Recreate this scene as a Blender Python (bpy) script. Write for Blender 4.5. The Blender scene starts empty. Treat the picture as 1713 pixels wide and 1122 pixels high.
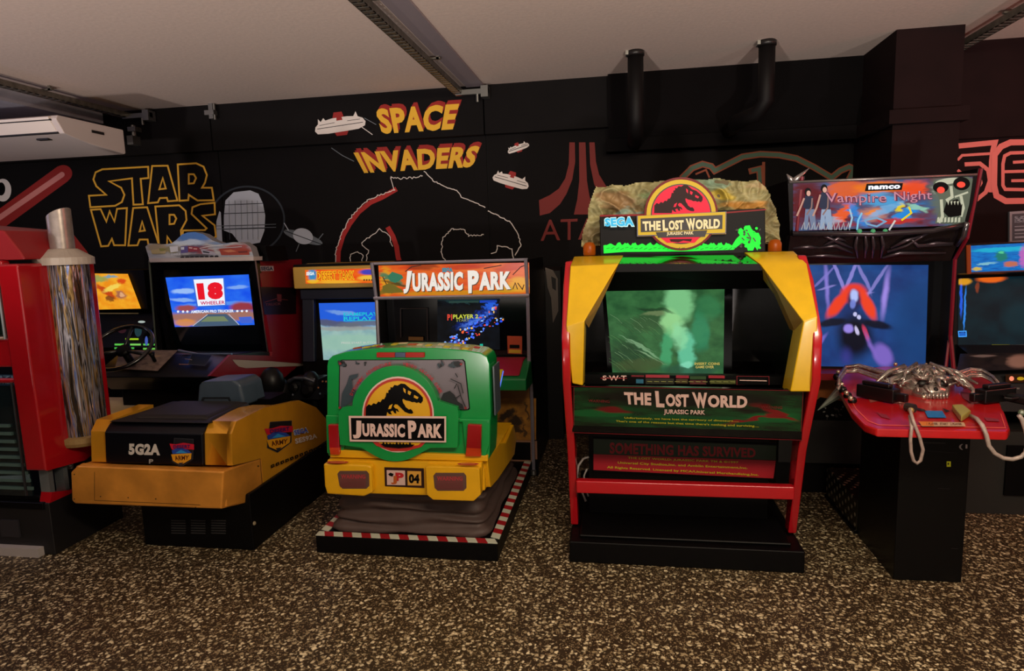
import bpy, bmesh, math, random
from mathutils import Vector, Matrix
from mathutils.geometry import tessellate_polygon
random.seed(7)
S = bpy.context.scene
COL = S.collection
# ---------------------------------------------------------------- camera
FPX, YAW, PITCH, ROLL = 1095.6, .16760, .13485, .03073
CAM = Vector((0, 0, 1.65))
_f = Vector((-math.sin(YAW)*math.cos(PITCH), math.cos(YAW)*math.cos(PITCH), -math.sin(PITCH)))
_r = Vector((math.cos(YAW), math.sin(YAW), 0)); _d = _f.cross(_r)
RT = math.cos(ROLL)*_r + math.sin(ROLL)*_d
DN = -math.sin(ROLL)*_r + math.cos(ROLL)*_d
FW = _f
cd = bpy.data.cameras.new('camera'); cam = bpy.data.objects.new('camera', cd); COL.objects.link(cam)
cd.sensor_fit = 'HORIZONTAL'; cd.sensor_width = 36; cd.lens = 36*FPX/1713; cd.clip_start = .05
m3 = Matrix((RT, -DN, -FW)).transposed()
cam.matrix_world = Matrix.Translation(CAM) @ m3.to_4x4()
S.camera = cam
# ---------------------------------------------------------------- light, world, exposure
S.view_settings.view_transform = 'Standard'; S.view_settings.look = 'None'
S.view_settings.gamma = 1; S.view_settings.use_curve_mapping = False
S.view_settings.exposure = 0.0
W = bpy.data.worlds.new('World'); S.world = W; W.use_nodes = True
W.node_tree.nodes['Background'].inputs[0].default_value = (.9, .75, .7, 1)
W.node_tree.nodes['Background'].inputs[1].default_value = .05
def area(name, loc, look, sx, sy, power, col=(1, 1, 1)):
    l = bpy.data.lights.new(name, 'AREA'); l.shape = 'RECTANGLE'; l.size = sx; l.size_y = sy; l.energy = power; l.color = col
    o = bpy.data.objects.new(name, l); COL.objects.link(o); o.location = loc
    o.rotation_euler = (Vector(look)-Vector(loc)).to_track_quat('-Z', 'Y').to_euler()
    return o
area('shopfront_daylight', (0, -4.2, 1.3), (0, 6, 2.2), 8, 1.8, 36, (1, .88, .78))
for i, (lx, pw) in enumerate(((-4.6, 480), (-1.5, 520), (1.5, 490), (4.4, 380))):   # unseen spots added behind the viewer to brighten the ceiling
    l = bpy.data.lights.new('ceiling_fill_spot', 'SPOT'); l.energy = pw; l.color = (1, .87, .81); l.spot_size = math.radians(76); l.spot_blend = .55; l.shadow_soft_size = .12
    o = bpy.data.objects.new('ceiling_fill_spot', l); COL.objects.link(o); o.location = (lx, -1.5, .3)
    o.rotation_euler = Vector((0, .62, .58)).to_track_quat('-Z', 'Y').to_euler()
area('ceiling_lamp', (.9, .4, 2.9), (.6, 3.2, 0), 1.8, .5, 105, (1, .84, .62))
area('red_neon_lamp', (4.2, 3.4, 2.5), (2.2, 5.4, 1.9), .8, .5, 16, (1, .16, .12))
area('blue_area_light', (-5.6, 2.6, 2.4), (-3.6, 4.4, .6), .9, .5, 7, (.55, .55, 1))  # bluish area light aimed at the left machines
# ---------------------------------------------------------------- pixel -> place helpers
def ray(x, y): return (x-856.5)*RT + (y-561)*DN + FPX*FW
def hit(p, pl):                    # pl = (point, normal)
    d = ray(*p); t = (pl[0]-CAM).dot(pl[1])/d.dot(pl[1]); return CAM+t*d
def PY(y): return (Vector((0, y, 0)), Vector((0, -1, 0)))
def PX(x): return (Vector((x, 0, 0)), Vector((1 if x < 0 else -1, 0, 0)))
def PZ(z): return (Vector((0, 0, z)), Vector((0, 0, 1)))
def P3(a, b, c):
    a, b, c = map(Vector, (a, b, c)); n = (b-a).cross(c-a).normalized()
    if n.dot(CAM-a) < 0: n = -n
    return (a, n)
def zm(ox, oy, s):                 # coordinates read off a magnified detail of the picture
    def f(*p): return [(ox+x/s, oy+y/s) for x, y in p]
    return f
zA = zm(0, 380, 2.0036); zB = zm(480, 420, 2.077); zC = zm(920, 280, 3.117); zD = zm(920, 600, 2.952)
zE = zm(1300, 260, 2.952); zF = zm(1300, 560, 2.55); zG = zm(0, 0, 1.903); zH = zm(800, 0, 1.876)
za = zm(0, 270, 3.032); zb = zm(0, 620, 3.508); zc = zm(150, 540, 4.178); zd = zm(230, 380, 5.1); ze = zm(490, 430, 3.724)
zf = zm(540, 560, 3.741); zg = zm(1370, 590, 4.994); zh = zm(1590, 380, 4.317); zi = zm(800, 420, 2.806); zj = zm(1300, 280, 4.894)
zk = zm(960, 280, 4.758); zl = zm(0, 170, 6.588); zn = zm(130, 260, 3.984); zmm = zm(500, 160, 4.0075); zo = zm(120, 690, 3.893)
zp = zm(1580, 200, 5.098); zq = zm(1320, 640, 4.671); zr = zm(800, 200, 4.673); zs = zm(1000, 160, 3.426); zt = zm(530, 760, 4.63)
# ---------------------------------------------------------------- materials
def lin(c):
    if isinstance(c, str):
        c = [int(c[i:i+2], 16)/255 for i in (0, 2, 4)]
        c = [x/12.92 if x <= .04045 else ((x+.055)/1.055)**2.4 for x in c]
    return (*c, 1)
MC = {}
def mat(col, rough=.5, metal=0, emit=0, noise=0, nscale=30, bump=0, alpha=1, coat=0, trans=0, spec=.5):
    key = (col, rough, metal, emit, noise, nscale, bump, alpha, coat, trans, spec)
    if key in MC: return MC[key]
    m = bpy.data.materials.new('paint_'+str(col)); m.use_nodes = True; nt = m.node_tree; b = nt.nodes['Principled BSDF']
    c = lin(col); b.inputs['Base Color'].default_value = c; b.inputs['Roughness'].default_value = rough
    b.inputs['Metallic'].default_value = metal; b.inputs['Coat Weight'].default_value = coat; b.inputs['Coat Roughness'].default_value = .08
    b.inputs['Transmission Weight'].default_value = trans; b.inputs['Specular IOR Level'].default_value = spec
    if emit:
        b.inputs['Emission Color'].default_value = c; b.inputs['Emission Strength'].default_value = emit
        b.inputs['Base Color'].default_value = (*[x*.3 for x in c[:3]], 1); b.inputs['Specular IOR Level'].default_value = .2
    if noise or bump:
        tc = nt.nodes.new('ShaderNodeTexCoord'); n = nt.nodes.new('ShaderNodeTexNoise'); n.inputs['Scale'].default_value = nscale; n.inputs['Detail'].default_value = 5
        nt.links.new(tc.outputs['Object'], n.inputs['Vector'])
        if noise:
            r = nt.nodes.new('ShaderNodeMapRange'); r.inputs[1].default_value = .3; r.inputs[2].default_value = .7
            r.inputs[3].default_value = 1-noise; r.inputs[4].default_value = 1+noise
            nt.links.new(n.outputs['Fac'], r.inputs[0])
            v = nt.nodes.new('ShaderNodeVectorMath'); v.operation = 'SCALE'; v.inputs[0].default_value = b.inputs['Base Color'].default_value[:3]
            nt.links.new(r.outputs[0], v.inputs['Scale']); nt.links.new(v.outputs[0], b.inputs['Base Color'])
        if bump:
            bp = nt.nodes.new('ShaderNodeBump'); bp.inputs['Strength'].default_value = bump; bp.inputs['Distance'].default_value = .01
            nt.links.new(n.outputs['Fac'], bp.inputs['Height']); nt.links.new(bp.outputs[0], b.inputs['Normal'])
    MC[key] = m; return m
def pic(name, c1, c2, scale=6, blobs=(), emit=0., rough=.25, distort=.03, dscale=8, stretch=(1, 1), bump=0, coat=0, detail=4):
    """picture printed or shown on a flat quad: mottled ground colour and soft colour areas in the quad's own 0..1 coordinates"""
    m = bpy.data.materials.new(name); m.use_nodes = True; nt = m.node_tree; N = nt.nodes; L = nt.links; b = N['Principled BSDF']
    uv = N.new('ShaderNodeTexCoord').outputs['UV']
    dn = N.new('ShaderNodeTexNoise'); dn.inputs['Scale'].default_value = dscale; L.new(uv, dn.inputs['Vector'])
    s1 = N.new('ShaderNodeVectorMath'); s1.operation = 'SUBTRACT'; s1.inputs[1].default_value = (.5, .5, .5); L.new(dn.outputs['Color'], s1.inputs[0])
    s2 = N.new('ShaderNodeVectorMath'); s2.operation = 'SCALE'; s2.inputs['Scale'].default_value = distort*2; L.new(s1.outputs[0], s2.inputs[0])
    s3 = N.new('ShaderNodeVectorMath'); s3.operation = 'ADD'; L.new(s2.outputs[0], s3.inputs[0]); L.new(uv, s3.inputs[1])
    sf = N.new('ShaderNodeVectorMath'); sf.operation = 'MULTIPLY'; sf.inputs[1].default_value = (1, 1, 0); L.new(s3.outputs[0], sf.inputs[0]); duv = sf.outputs[0]
    st = N.new('ShaderNodeVectorMath'); st.operation = 'MULTIPLY'; st.inputs[1].default_value = (*stretch, 1); L.new(uv, st.inputs[0])
    n = N.new('ShaderNodeTexNoise'); n.inputs['Scale'].default_value = scale; n.inputs['Detail'].default_value = detail; L.new(st.outputs[0], n.inputs['Vector'])
    cr = N.new('ShaderNodeMapRange'); cr.inputs[1].default_value = .35; cr.inputs[2].default_value = .65; L.new(n.outputs['Fac'], cr.inputs[0])
    mx = N.new('ShaderNodeMix'); mx.data_type = 'RGBA'; mx.inputs[6].default_value = lin(c1); mx.inputs[7].default_value = lin(c2); L.new(cr.outputs[0], mx.inputs[0])
    cur = mx.outputs[2]
    for bl in blobs:
        u, v, ru, rv, rot, c = bl[:6]; k = bl[6] if len(bl) > 6 else 1; soft = bl[7] if len(bl) > 7 else .5
        mp = N.new('ShaderNodeMapping'); mp.vector_type = 'TEXTURE'; mp.inputs['Location'].default_value = (u, v, 0)
        mp.inputs['Rotation'].default_value = (0, 0, math.radians(rot)); mp.inputs['Scale'].default_value = (ru, rv, 1); L.new(duv, mp.inputs[0])
        ln = N.new('ShaderNodeVectorMath'); ln.operation = 'LENGTH'; L.new(mp.outputs[0], ln.inputs[0])
        mr = N.new('ShaderNodeMapRange'); mr.interpolation_type = 'SMOOTHSTEP'; mr.inputs[1].default_value = 1; mr.inputs[2].default_value = 1-soft
        mr.inputs[3].default_value = 0; mr.inputs[4].default_value = k; L.new(ln.outputs['Value'], mr.inputs[0])
        mm = N.new('ShaderNodeMix'); mm.data_type = 'RGBA'; L.new(mr.outputs[0], mm.inputs[0]); L.new(cur, mm.inputs[6]); mm.inputs[7].default_value = lin(c)
        cur = mm.outputs[2]
    b.inputs['Roughness'].default_value = rough; b.inputs['Coat Weight'].default_value = coat
    if emit:
        L.new(cur, b.inputs['Emission Color']); b.inputs['Emission Strength'].default_value = emit
        b.inputs['Base Color'].default_value = (.01, .01, .01, 1); b.inputs['Specular IOR Level'].default_value = .15
    else: L.new(cur, b.inputs['Base Color'])
    if bump:
        bp = N.new('ShaderNodeBump'); bp.inputs['Strength'].default_value = bump; bp.inputs['Distance'].default_value = .02
        L.new(n.outputs['Fac'], bp.inputs['Height']); L.new(bp.outputs[0], b.inputs['Normal'])
    return m
# ---------------------------------------------------------------- objects
WL = {}
def wl(o): return WL.get(o.name, Vector((0, 0, 0))) if o else Vector((0, 0, 0))
def tag(o, label=None, cat=None, group=None, kind=None):
    if label: o['label'] = label
    if cat: o['category'] = cat
    if group: o['group'] = group
    if kind: o['kind'] = kind
    return o
def thing(name, loc, label, cat, group=None):
    o = bpy.data.objects.new(name, None); COL.objects.link(o); o.location = loc; o.empty_display_size = .2
    WL[o.name] = Vector(loc); return tag(o, label, cat, group)
class M:
    def __init__(s): s.v = []; s.f = []; s.m = []; s.uv = {}; s.mats = []
    def mi(s, m):
        if m not in s.mats: s.mats.append(m)
        return s.mats.index(m)
    def add(s, vs, fs, m, uvs=None):
        b = len(s.v); s.v += [Vector(v) for v in vs]; k = s.mi(m)
        for i, f in enumerate(fs):
            s.f.append([b+j for j in f]); s.m.append(k)
            if uvs: s.uv[len(s.f)-1] = uvs[i]
        return s
    def hexa(s, p, m):      # 8 points: bottom 4 ccw, top 4
        return s.add(p, [(3, 2, 1, 0), (4, 5, 6, 7), (0, 1, 5, 4), (1, 2, 6, 5), (2, 3, 7, 6), (3, 0, 4, 7)], m)
    def box(s, x0, x1, y0, y1, z0, z1, m):
        return s.hexa([(x0, y0, z0), (x1, y0, z0), (x1, y1, z0), (x0, y1, z0), (x0, y0, z1), (x1, y0, z1), (x1, y1, z1), (x0, y1, z1)], m)
    def loop(s, pts, off, m, capm=None):      # closed 3D outline extruded by vector off
        off = Vector(off); n = len(pts); a = [Vector(p) for p in pts]; bb = [p+off for p in a]
        tri = tessellate_polygon([a]); vs = a+bb; b = len(s.v)
        s.add(vs, [(i, (i+1) % n, (i+1) % n+n, i+n) for i in range(n)], m)
        k = s.mi(capm or m)
        for t in tri:
            s.f.append([b+j for j in t]); s.m.append(k); s.f.append([b+n+j for j in reversed(t)]); s.m.append(k)
        return s
    def prism(s, prof, ax, a0, a1, m):        # profile in the plane across ax
        g = {'x': lambda p, a: (a, p[0], p[1]), 'y': lambda p, a: (p[0], a, p[1]), 'z': lambda p, a: (p[0], p[1], a)}[ax]
        return s.loop([g(p, a0) for p in prof], Vector(g((0, 0), a1-a0)), m)
    def sheet(s, vs, fs, off, m):             # faceted front pushed back by off into a closed slab
        off = Vector(off); n = len(vs); b = [Vector(v)+off for v in vs]; cnt = {}
        for f in fs:
            for i in range(len(f)):
                e = (f[i], f[(i+1) % len(f)]); cnt[tuple(sorted(e))] = cnt.get(tuple(sorted(e)), []) + [e]
        F = list(map(tuple, fs)) + [tuple(j+n for j in reversed(f)) for f in fs]
        for e in cnt.values():
            if len(e) == 1: i, j = e[0]; F.append((j, i, i+n, j+n))
        return s.add([Vector(v) for v in vs]+b, F, m)
    def tube(s, pts, r, m, n=8, closed=False):
        pts = [Vector(p) for p in pts]; K = len(pts); rs = r if isinstance(r, (list, tuple)) else [r]*K; vs = []; fs = []
        up = None
        for i, p in enumerate(pts):
            if closed: t = pts[(i+1) % K]-pts[i-1]
            else: t = pts[min(i+1, K-1)]-pts[max(i-1, 0)]
            t = t.normalized() if t.length > 1e-9 else Vector((0, 0, 1))
            if up is None: up = Vector((0, 0, 1)) if abs(t.z) < .9 else Vector((1, 0, 0))
            a = t.cross(up).normalized(); b = a.cross(t); up = b
            for j in range(n): q = 2*math.pi*j/n; vs.append(p+rs[i]*(math.cos(q)*a+math.sin(q)*b))
        for i in range(K if closed else K-1):
            i2 = (i+1) % K
            for j in range(n): fs.append((i*n+j, i*n+(j+1) % n, i2*n+(j+1) % n, i2*n+j))
        if not closed: fs += [tuple(range(n)), tuple((K-1)*n+j for j in reversed(range(n)))]
        return s.add(vs, fs, m)
    def lathe(s, prof, c, ax, m, n=24):       # prof (r, h) along axis ax from centre c
        c = Vector(c); ax = Vector(ax).normalized(); a = ax.orthogonal().normalized(); b = ax.cross(a); vs = []; fs = []
        for r, h in prof:
            for j in range(n): q = 2*math.pi*j/n; vs.append(c+ax*h+max(r, 1e-5)*(math.cos(q)*a+math.sin(q)*b))
        K = len(prof)
        for i in range(K-1):
            for j in range(n): fs.append((i*n+j, i*n+(j+1) % n, (i+1)*n+(j+1) % n, (i+1)*n+j))
        fs += [tuple(reversed(range(n))), tuple((K-1)*n+j for j in range(n))]
        return s.add(vs, fs, m)
    def ball(s, c, r, m, n=14, rz=None, ry=None):
        rx = r; ry = ry or r; rz = rz or r; K = n//2; vs = []; fs = []
        for i in range(K+1):
            t = math.pi*i/K
            for j in range(n): q = 2*math.pi*j/n; vs.append((c[0]+rx*math.sin(t)*math.cos(q), c[1]+ry*math.sin(t)*math.sin(q), c[2]+rz*math.cos(t)))
        for i in range(K):
            for j in range(n): fs.append((i*n+j, (i+1)*n+j, (i+1)*n+(j+1) % n, i*n+(j+1) % n))
        return s.add(vs, fs, m)
    def build(s, name, parent=None, bevel=0, smooth=False, base=False, seg=2, sub=0):
        off = wl(parent) if parent else Vector((0, 0, 0))
        if not parent:
            xs = [v.x for v in s.v]; ys = [v.y for v in s.v]; zs = [v.z for v in s.v]
            off = Vector(((min(xs)+max(xs))/2, (min(ys)+max(ys))/2, min(zs)))
        me = bpy.data.meshes.new(name); me.from_pydata([v-off for v in s.v], [], s.f)
        for m in s.mats: me.materials.append(m)
        me.polygons.foreach_set('material_index', s.m)
        if s.uv:
            u = me.uv_layers.new(name='UVMap')
            for fi, co in s.uv.items():
                p = me.polygons[fi]
                for k, li in enumerate(p.loop_indices): u.data[li].uv = co[k]
        bm = bmesh.new(); bm.from_mesh(me)
        if not s.uv: bmesh.ops.remove_doubles(bm, verts=bm.verts, dist=1e-5); bmesh.ops.recalc_face_normals(bm, faces=bm.faces)
        bm.to_mesh(me); bm.free()
        o = bpy.data.objects.new(name, me); COL.objects.link(o)
        if parent: o.parent = parent; WL[o.name] = off
        else: o.location = off; WL[o.name] = off
        if smooth:
            for p in me.polygons: p.use_smooth = True
        if bevel:
            b = o.modifiers.new('bevel', 'BEVEL'); b.width = bevel; b.segments = seg; b.limit_method = 'ANGLE'; b.angle_limit = math.radians(35); b.harden_normals = False
            if not smooth:
                for p in me.polygons: p.use_smooth = True
                w = o.modifiers.new('wn', 'WEIGHTED_NORMAL'); w.keep_sharp = False
        if sub:
            b = o.modifiers.new('sub', 'SUBSURF'); b.levels = b.render_levels = sub
        return o
# ---------------------------------------------------------------- lettering and flat artwork
GL = {}
def glyphs(txt, bold):
    k = (txt, bold)
    if k in GL: return GL[k]
    c = bpy.data.curves.new('txt', 'FONT'); c.body = txt; c.size = 1; c.offset = bold; c.resolution_u = 3; c.space_character = 1+bold*1.6
    o = bpy.data.objects.new('txt', c); COL.objects.link(o)
    me = bpy.data.meshes.new_from_object(o.evaluated_get(bpy.context.evaluated_depsgraph_get()))
    vs = [v.co.copy() for v in me.vertices]; fs = [tuple(p.vertices) for p in me.polygons]
    bpy.data.objects.remove(o); bpy.data.curves.remove(c); bpy.data.meshes.remove(me)
    x0 = min(v.x for v in vs); x1 = max(v.x for v in vs); y0 = min(v.y for v in vs); y1 = max(v.y for v in vs)
    GL[k] = ([((v.x-x0)/(x1-x0), (v.y-y0)/(y1-y0)) for v in vs], fs); return GL[k]
class Art(M):
    """flat artwork lying on a plane; points are traced from the picture onto that plane, each layer .5 mm nearer"""
    def __init__(s, pl, step=.0006, start=.001): super().__init__(); s.pl = pl; s.st = step; s.h = start
    def at(s, p): return hit(p, s.pl)+s.pl[1]*s.h
    def flat(s, pts3, tris, m, uv=None):
        n = s.pl[1]; F = []; U = []
        for t in tris:
            a, b, c = (pts3[i] for i in t[:3])
            if (b-a).cross(c-a).dot(n) < 0: t = tuple(reversed(t))
            F.append(tuple(t)); U.append([uv[i] if uv else (0, 0) for i in t])
        s.add(pts3, F, m, U)
    def poly(s, pts, m, h=True):
        p3 = [s.at(p) for p in pts]; ab = [Vector(p).to_3d() for p in pts]
        s.flat(p3, tessellate_polygon([ab]), m); s.h += s.st if h else 0; return s
    def quad(s, q, m, nx=6, ny=6):            # TL TR BR BL with 0..1 coordinates
        c = [s.at(p) for p in q]; vs = []; uv = []
        for j in range(ny+1):
            for i in range(nx+1):
                u, v = i/nx, j/ny; vs.append((1-v)*((1-u)*c[3]+u*c[2])+v*((1-u)*c[0]+u*c[1])); uv.append((u, v))
        s.flat(vs, [(j*(nx+1)+i, j*(nx+1)+i+1, (j+1)*(nx+1)+i+1, (j+1)*(nx+1)+i) for j in range(ny) for i in range(nx)], m, uv); s.h += s.st; return s
    def disc(s, c, rx, ry, m, n=40, rot=0, a0=0, a1=360):
        r = math.radians(rot); pts = []
        for i in range(n+(a1-a0 < 360)):
            t = math.radians(a0+(a1-a0)*i/n); x = rx*math.cos(t); y = ry*math.sin(t); pts.append((c[0]+x*math.cos(r)-y*math.sin(r), c[1]+x*math.sin(r)+y*math.cos(r)))
        return s.poly(pts, m)
    def stroke(s, pts, w, m, closed=False):
        P = [Vector(p) for p in pts]; K = len(P); Lp = []; Rp = []
        for i in range(K):
            a = P[i]-P[i-1] if (i or closed) else P[1]-P[0]
            b = P[(i+1) % K]-P[i] if (i < K-1 or closed) else P[i]-P[i-1]
            a = a.normalized(); b = b.normalized(); na = Vector((-a.y, a.x)); nb = Vector((-b.y, b.x)); n = (na+nb)
            n = n.normalized() if n.length > .1 else na
            k = min(1/max(n.dot(na), .3), 2.2)*w/2
            Lp.append(P[i]+n*k); Rp.append(P[i]-n*k)
        p3 = [s.at(p) for p in Lp+Rp]; F = []
        for i in range(K if closed else K-1):
            j = (i+1) % K; F += [(i, j, K+j), (i, K+j, K+i)]
        s.flat(p3, F, m); s.h += s.st; return s
    def arc(s, c, rx, ry, a0, a1, w, m, n=40):
        return s.stroke([(c[0]+rx*math.cos(math.radians(a0+(a1-a0)*i/n)), c[1]+ry*math.sin(math.radians(a0+(a1-a0)*i/n))) for i in range(n+1)], w, m)
    def text(s, t, q, m, bold=.02, flip=False):
        uv, fs = glyphs(t, bold); c = [s.at(p) for p in q]
        vs = [(1-v)*((1-u)*c[3]+u*c[2])+v*((1-u)*c[0]+u*c[1]) for u, v in uv]
        s.flat(vs, fs, m); s.h += s.st; return s
    def arctext(s, t, c, r, a0, a1, h, m, bold=.02, k=1.):
        n = len(t)
        for i, ch in enumerate(t):
            if ch == ' ': continue
            f = .42*(a1-a0)/n; q = []
            am = a0+(a1-a0)*(i+.5)/n
            for rr, aa in ((r+h, am-f), (r+h, am+f), (r, am+f), (r, am-f)):
                q.append((c[0]+rr*math.cos(math.radians(aa)), c[1]+k*rr*math.sin(math.radians(aa))))
            hh = s.h; s.text(ch, q, m, bold); s.h = hh
        s.h += s.st; return s
def rect(x0, y0, x1, y1): return [(x0, y0), (x1, y0), (x1, y1), (x0, y1)]
def wpts(pts, pl): return [hit(p, pl) for p in pts]
BLK = mat('060506', .45, spec=.15); BLKG = mat('050507', .12, spec=.3); DARK = mat('141214', .6); WHT = mat('e8e2dc', .4); STEEL = mat('9a9a96', .35, .9)
CHROME = mat('c8c8cc', .16, 1.); RED = mat('b4101c', .22, coat=.5); TREX = [(270, 505), (272, 450), (290, 432), (305, 440), (320, 425), (335, 432), (350, 415), (362, 420), (375, 400), (385, 402), (395, 385), (400, 360), (412, 362), (412, 345), (425, 340), (425, 325), (438, 328), (450, 312), (470, 316), (490, 303), (515, 305), (530, 318), (550, 335), (580, 345), (605, 365), (628, 390), (628, 412), (615, 428), (600, 420), (590, 425), (575, 418), (560, 420), (545, 412), (520, 408), (505, 398), (500, 405), (505, 425), (515, 438), (520, 450), (540, 465), (552, 462), (560, 470), (568, 485), (560, 492), (540, 490), (515, 480), (490, 455), (470, 435), (455, 432), (445, 445), (455, 458), (470, 462), (480, 480), (470, 478), (460, 470), (462, 490), (450, 488), (440, 472), (425, 478), (435, 498), (415, 492), (405, 480), (400, 505)]
TREXH = [[(505, 328), (520, 340), (520, 365), (508, 352)], [(536, 345), (556, 356), (548, 376), (534, 366)], [(574, 374), (602, 388), (594, 400), (572, 390)], [(420, 440), (440, 430), (430, 460), (412, 462)]]
# ================================================================ the room
def struct(o): o['kind'] = 'structure'; return o
# terrazzo floor
def terrazzo():
    m = bpy.data.materials.new('terrazzo'); m.use_nodes = True; N = m.node_tree.nodes; L = m.node_tree.links; b = N['Principled BSDF']
    tc = N.new('ShaderNodeTexCoord').outputs['Object']
    dn = N.new('ShaderNodeTexNoise'); dn.inputs['Scale'].default_value = 45; L.new(tc, dn.inputs['Vector'])
    ad = N.new('ShaderNodeMix'); ad.data_type = 'RGBA'; ad.blend_type = 'ADD'; ad.inputs[0].default_value = .03; L.new(tc, ad.inputs[6]); L.new(dn.outputs['Color'], ad.inputs[7])
    def chips(sc, lo, hi, thr):
        v = N.new('ShaderNodeTexVoronoi'); v.inputs['Scale'].default_value = sc; L.new(ad.outputs[2], v.inputs['Vector'])
        r = N.new('ShaderNodeMapRange'); r.inputs[1].default_value = lo; r.inputs[2].default_value = hi; r.inputs[3].default_value = 1; r.inputs[4].default_value = 0; L.new(v.outputs['Distance'], r.inputs[0])
        sp = N.new('ShaderNodeSeparateColor'); L.new(v.outputs['Color'], sp.inputs[0])
        g = N.new('ShaderNodeMath'); g.operation = 'GREATER_THAN'; g.inputs[1].default_value = thr; L.new(sp.outputs[0], g.inputs[0])
        mu = N.new('ShaderNodeMath'); mu.operation = 'MULTIPLY'; L.new(r.outputs[0], mu.inputs[0]); L.new(g.outputs[0], mu.inputs[1]); return mu.outputs[0], sp.outputs[1]
    a, ca = chips(52, .28, .5, .35); c, cc = chips(120, .3, .5, .45)
    rp = N.new('ShaderNodeValToRGB'); rp.color_ramp.elements[0].color = lin('8c7a58'); rp.color_ramp.elements[1].color = lin('ecdcb4'); L.new(ca, rp.inputs[0])
    m1 = N.new('ShaderNodeMix'); m1.data_type = 'RGBA'; L.new(c, m1.inputs[0]); m1.inputs[6].default_value = lin('33281a'); m1.inputs[7].default_value = lin('907c5c')
    m2 = N.new('ShaderNodeMix'); m2.data_type = 'RGBA'; L.new(a, m2.inputs[0]); L.new(m1.outputs[2], m2.inputs[6]); L.new(rp.outputs[0], m2.inputs[7])
    L.new(m2.outputs[2], b.inputs['Base Color']); b.inputs['Roughness'].default_value = .42; b.inputs['Specular IOR Level'].default_value = .4
    return m
m = M(); m.box(-8, 6, -4.5, 5.75, -.1, 0, terrazzo()); struct(m.build('floor'))
CEIL = mat('dccabe', .9, noise=.05, nscale=40, bump=.12)
m = M(); m.box(-8, 6, -4.5, 5.8, 3.0, 3.1, CEIL); struct(m.build('ceiling'))
m = M(); m.box(-5.6, -4.75, -4.5, 5.65, 2.9, 3.0, mat('a8a8b4', .9, noise=.1, nscale=9)); struct(m.build('trim_1'))
WALL = mat('0b0809', .8, noise=.15, nscale=5, bump=.15, spec=.2)
m = M()
xj = [-8, hit((368, 300), PY(5.7)).x, hit((815, 300), PY(5.7)).x, 2.3]
for i in range(3): m.box(xj[i]+(.012 if i else 0), xj[i+1], 5.7, 5.8, 0, 3.0, WALL)
m.box(-8, 2.3, 5.715, 5.82, 0, 3.0, mat('050405', .9))
wall = struct(m.build('wall_back'))
xb = hit((1018, 235), PY(5.6)).x; zb0 = hit((1250, 243), PY(5.6)).z
m = M(); m.box(-8, xj[1], 5.62, 5.7, 2.6, 3.0, WALL); m.box(xj[1]+.012, xj[2], 5.62, 5.7, 2.6, 3.0, WALL); m.box(xj[2]+.012, xb, 5.62, 5.7, 2.6, 3.0, WALL)
struct(m.build('trim_2'))
m = M(); m.box(xb, 1.82, 5.56, 5.7, zb0, 3.0, mat('080607', .85, noise=.15, nscale=5, spec=.1)); m.box(xb-.02, 1.82, 5.53, 5.7, zb0, zb0+.1, mat('0b090a', .85, spec=.1)); struct(m.build('trim_3'))
PIL = mat('1a0d0e', .85, noise=.15, nscale=6, bump=.2, spec=.15)
m = M(); m.box(1.82, 2.235, 4.95, 5.7, 0, 3.0, PIL)
z1 = hit((1555, 194), PY(4.92)).z; m.box(1.78, 2.27, 4.9, 5.7, z1-.04, z1+.05, PIL); struct(m.build('wall_pillar'))
m = M(); m.box(-7.2, -7, -4.5, 5.75, 0, 3, mat('2a2628', .8)); struct(m.build('wall_left'))
m = M(); m.box(2.23, 6, 5.43, 5.8, 0, 3.0, PIL); m.box(2.23, 6, 5.38, 5.44, z1-.1, 3, PIL); struct(wr := m.build('wall_right'))
# ---------------------------------------------------------------- painted murals (children of the wall)
YEL = mat('f4b834', .7); PW = mat('e4dcd6', .7); PRD = mat('9c1f1c', .7); PG = mat('6c747c', .7); PAT = mat('7c1f1a', .7); GRY = mat('c4ccd8', .7)
GOLD = mat('f0b82c', .65); DRED = mat('9c1a14', .7)
WP = PY(5.7); BP = PY(5.62)
a = Art(WP)
SW = [[(75, 268), (190, 262), (125, 205), (105, 160), (120, 112), (165, 92), (470, 75), (472, 150), (420, 155), (435, 325), (372, 328), (362, 152), (210, 172), (290, 215), (312, 262), (295, 310), (250, 335), (85, 345)],
      [(497, 70), (600, 68), (665, 300), (602, 305), (595, 282), (548, 284), (535, 312), (470, 318)], [(568, 150), (545, 225), (588, 220)],
      [(668, 60), (790, 52), (840, 75), (862, 130), (850, 180), (830, 215), (895, 215), (908, 298), (800, 300), (742, 262), (738, 298), (680, 302)], [(742, 125), (775, 125), (790, 150), (775, 185), (742, 188)],
      [(90, 362), (155, 358), (193, 440), (215, 372), (247, 440), (264, 356), (330, 350), (318, 598), (245, 598), (230, 555), (205, 602), (158, 605)],
      [(372, 350), (465, 345), (545, 600), (475, 600), (468, 560), (415, 560), (400, 598), (340, 600)], [(432, 440), (415, 505), (450, 500)],
      [(520, 340), (680, 332), (722, 370), (728, 430), (690, 500), (700, 600), (640, 600), (600, 540), (598, 600), (545, 600)], [(615, 395), (645, 395), (660, 420), (645, 455), (615, 458)],
      [(915, 315), (820, 325), (768, 345), (762, 390), (862, 485), (850, 497), (705, 500), (700, 570), (860, 580), (925, 540), (915, 465), (835, 402), (918, 392)]]
for p in SW: a.stroke(zn(*p), 2.9, YEL, True)
tag(a.build('painted_lettering', wall), 'two lines of yellow outlined lettering painted on the black wall')
a = Art(WP)                                  # plain grey moon and a plain spacecraft
a.arc(zn((1130, 430))[0], 62, 56, -150, 60, 3, mat('2c343c', .7))
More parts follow.
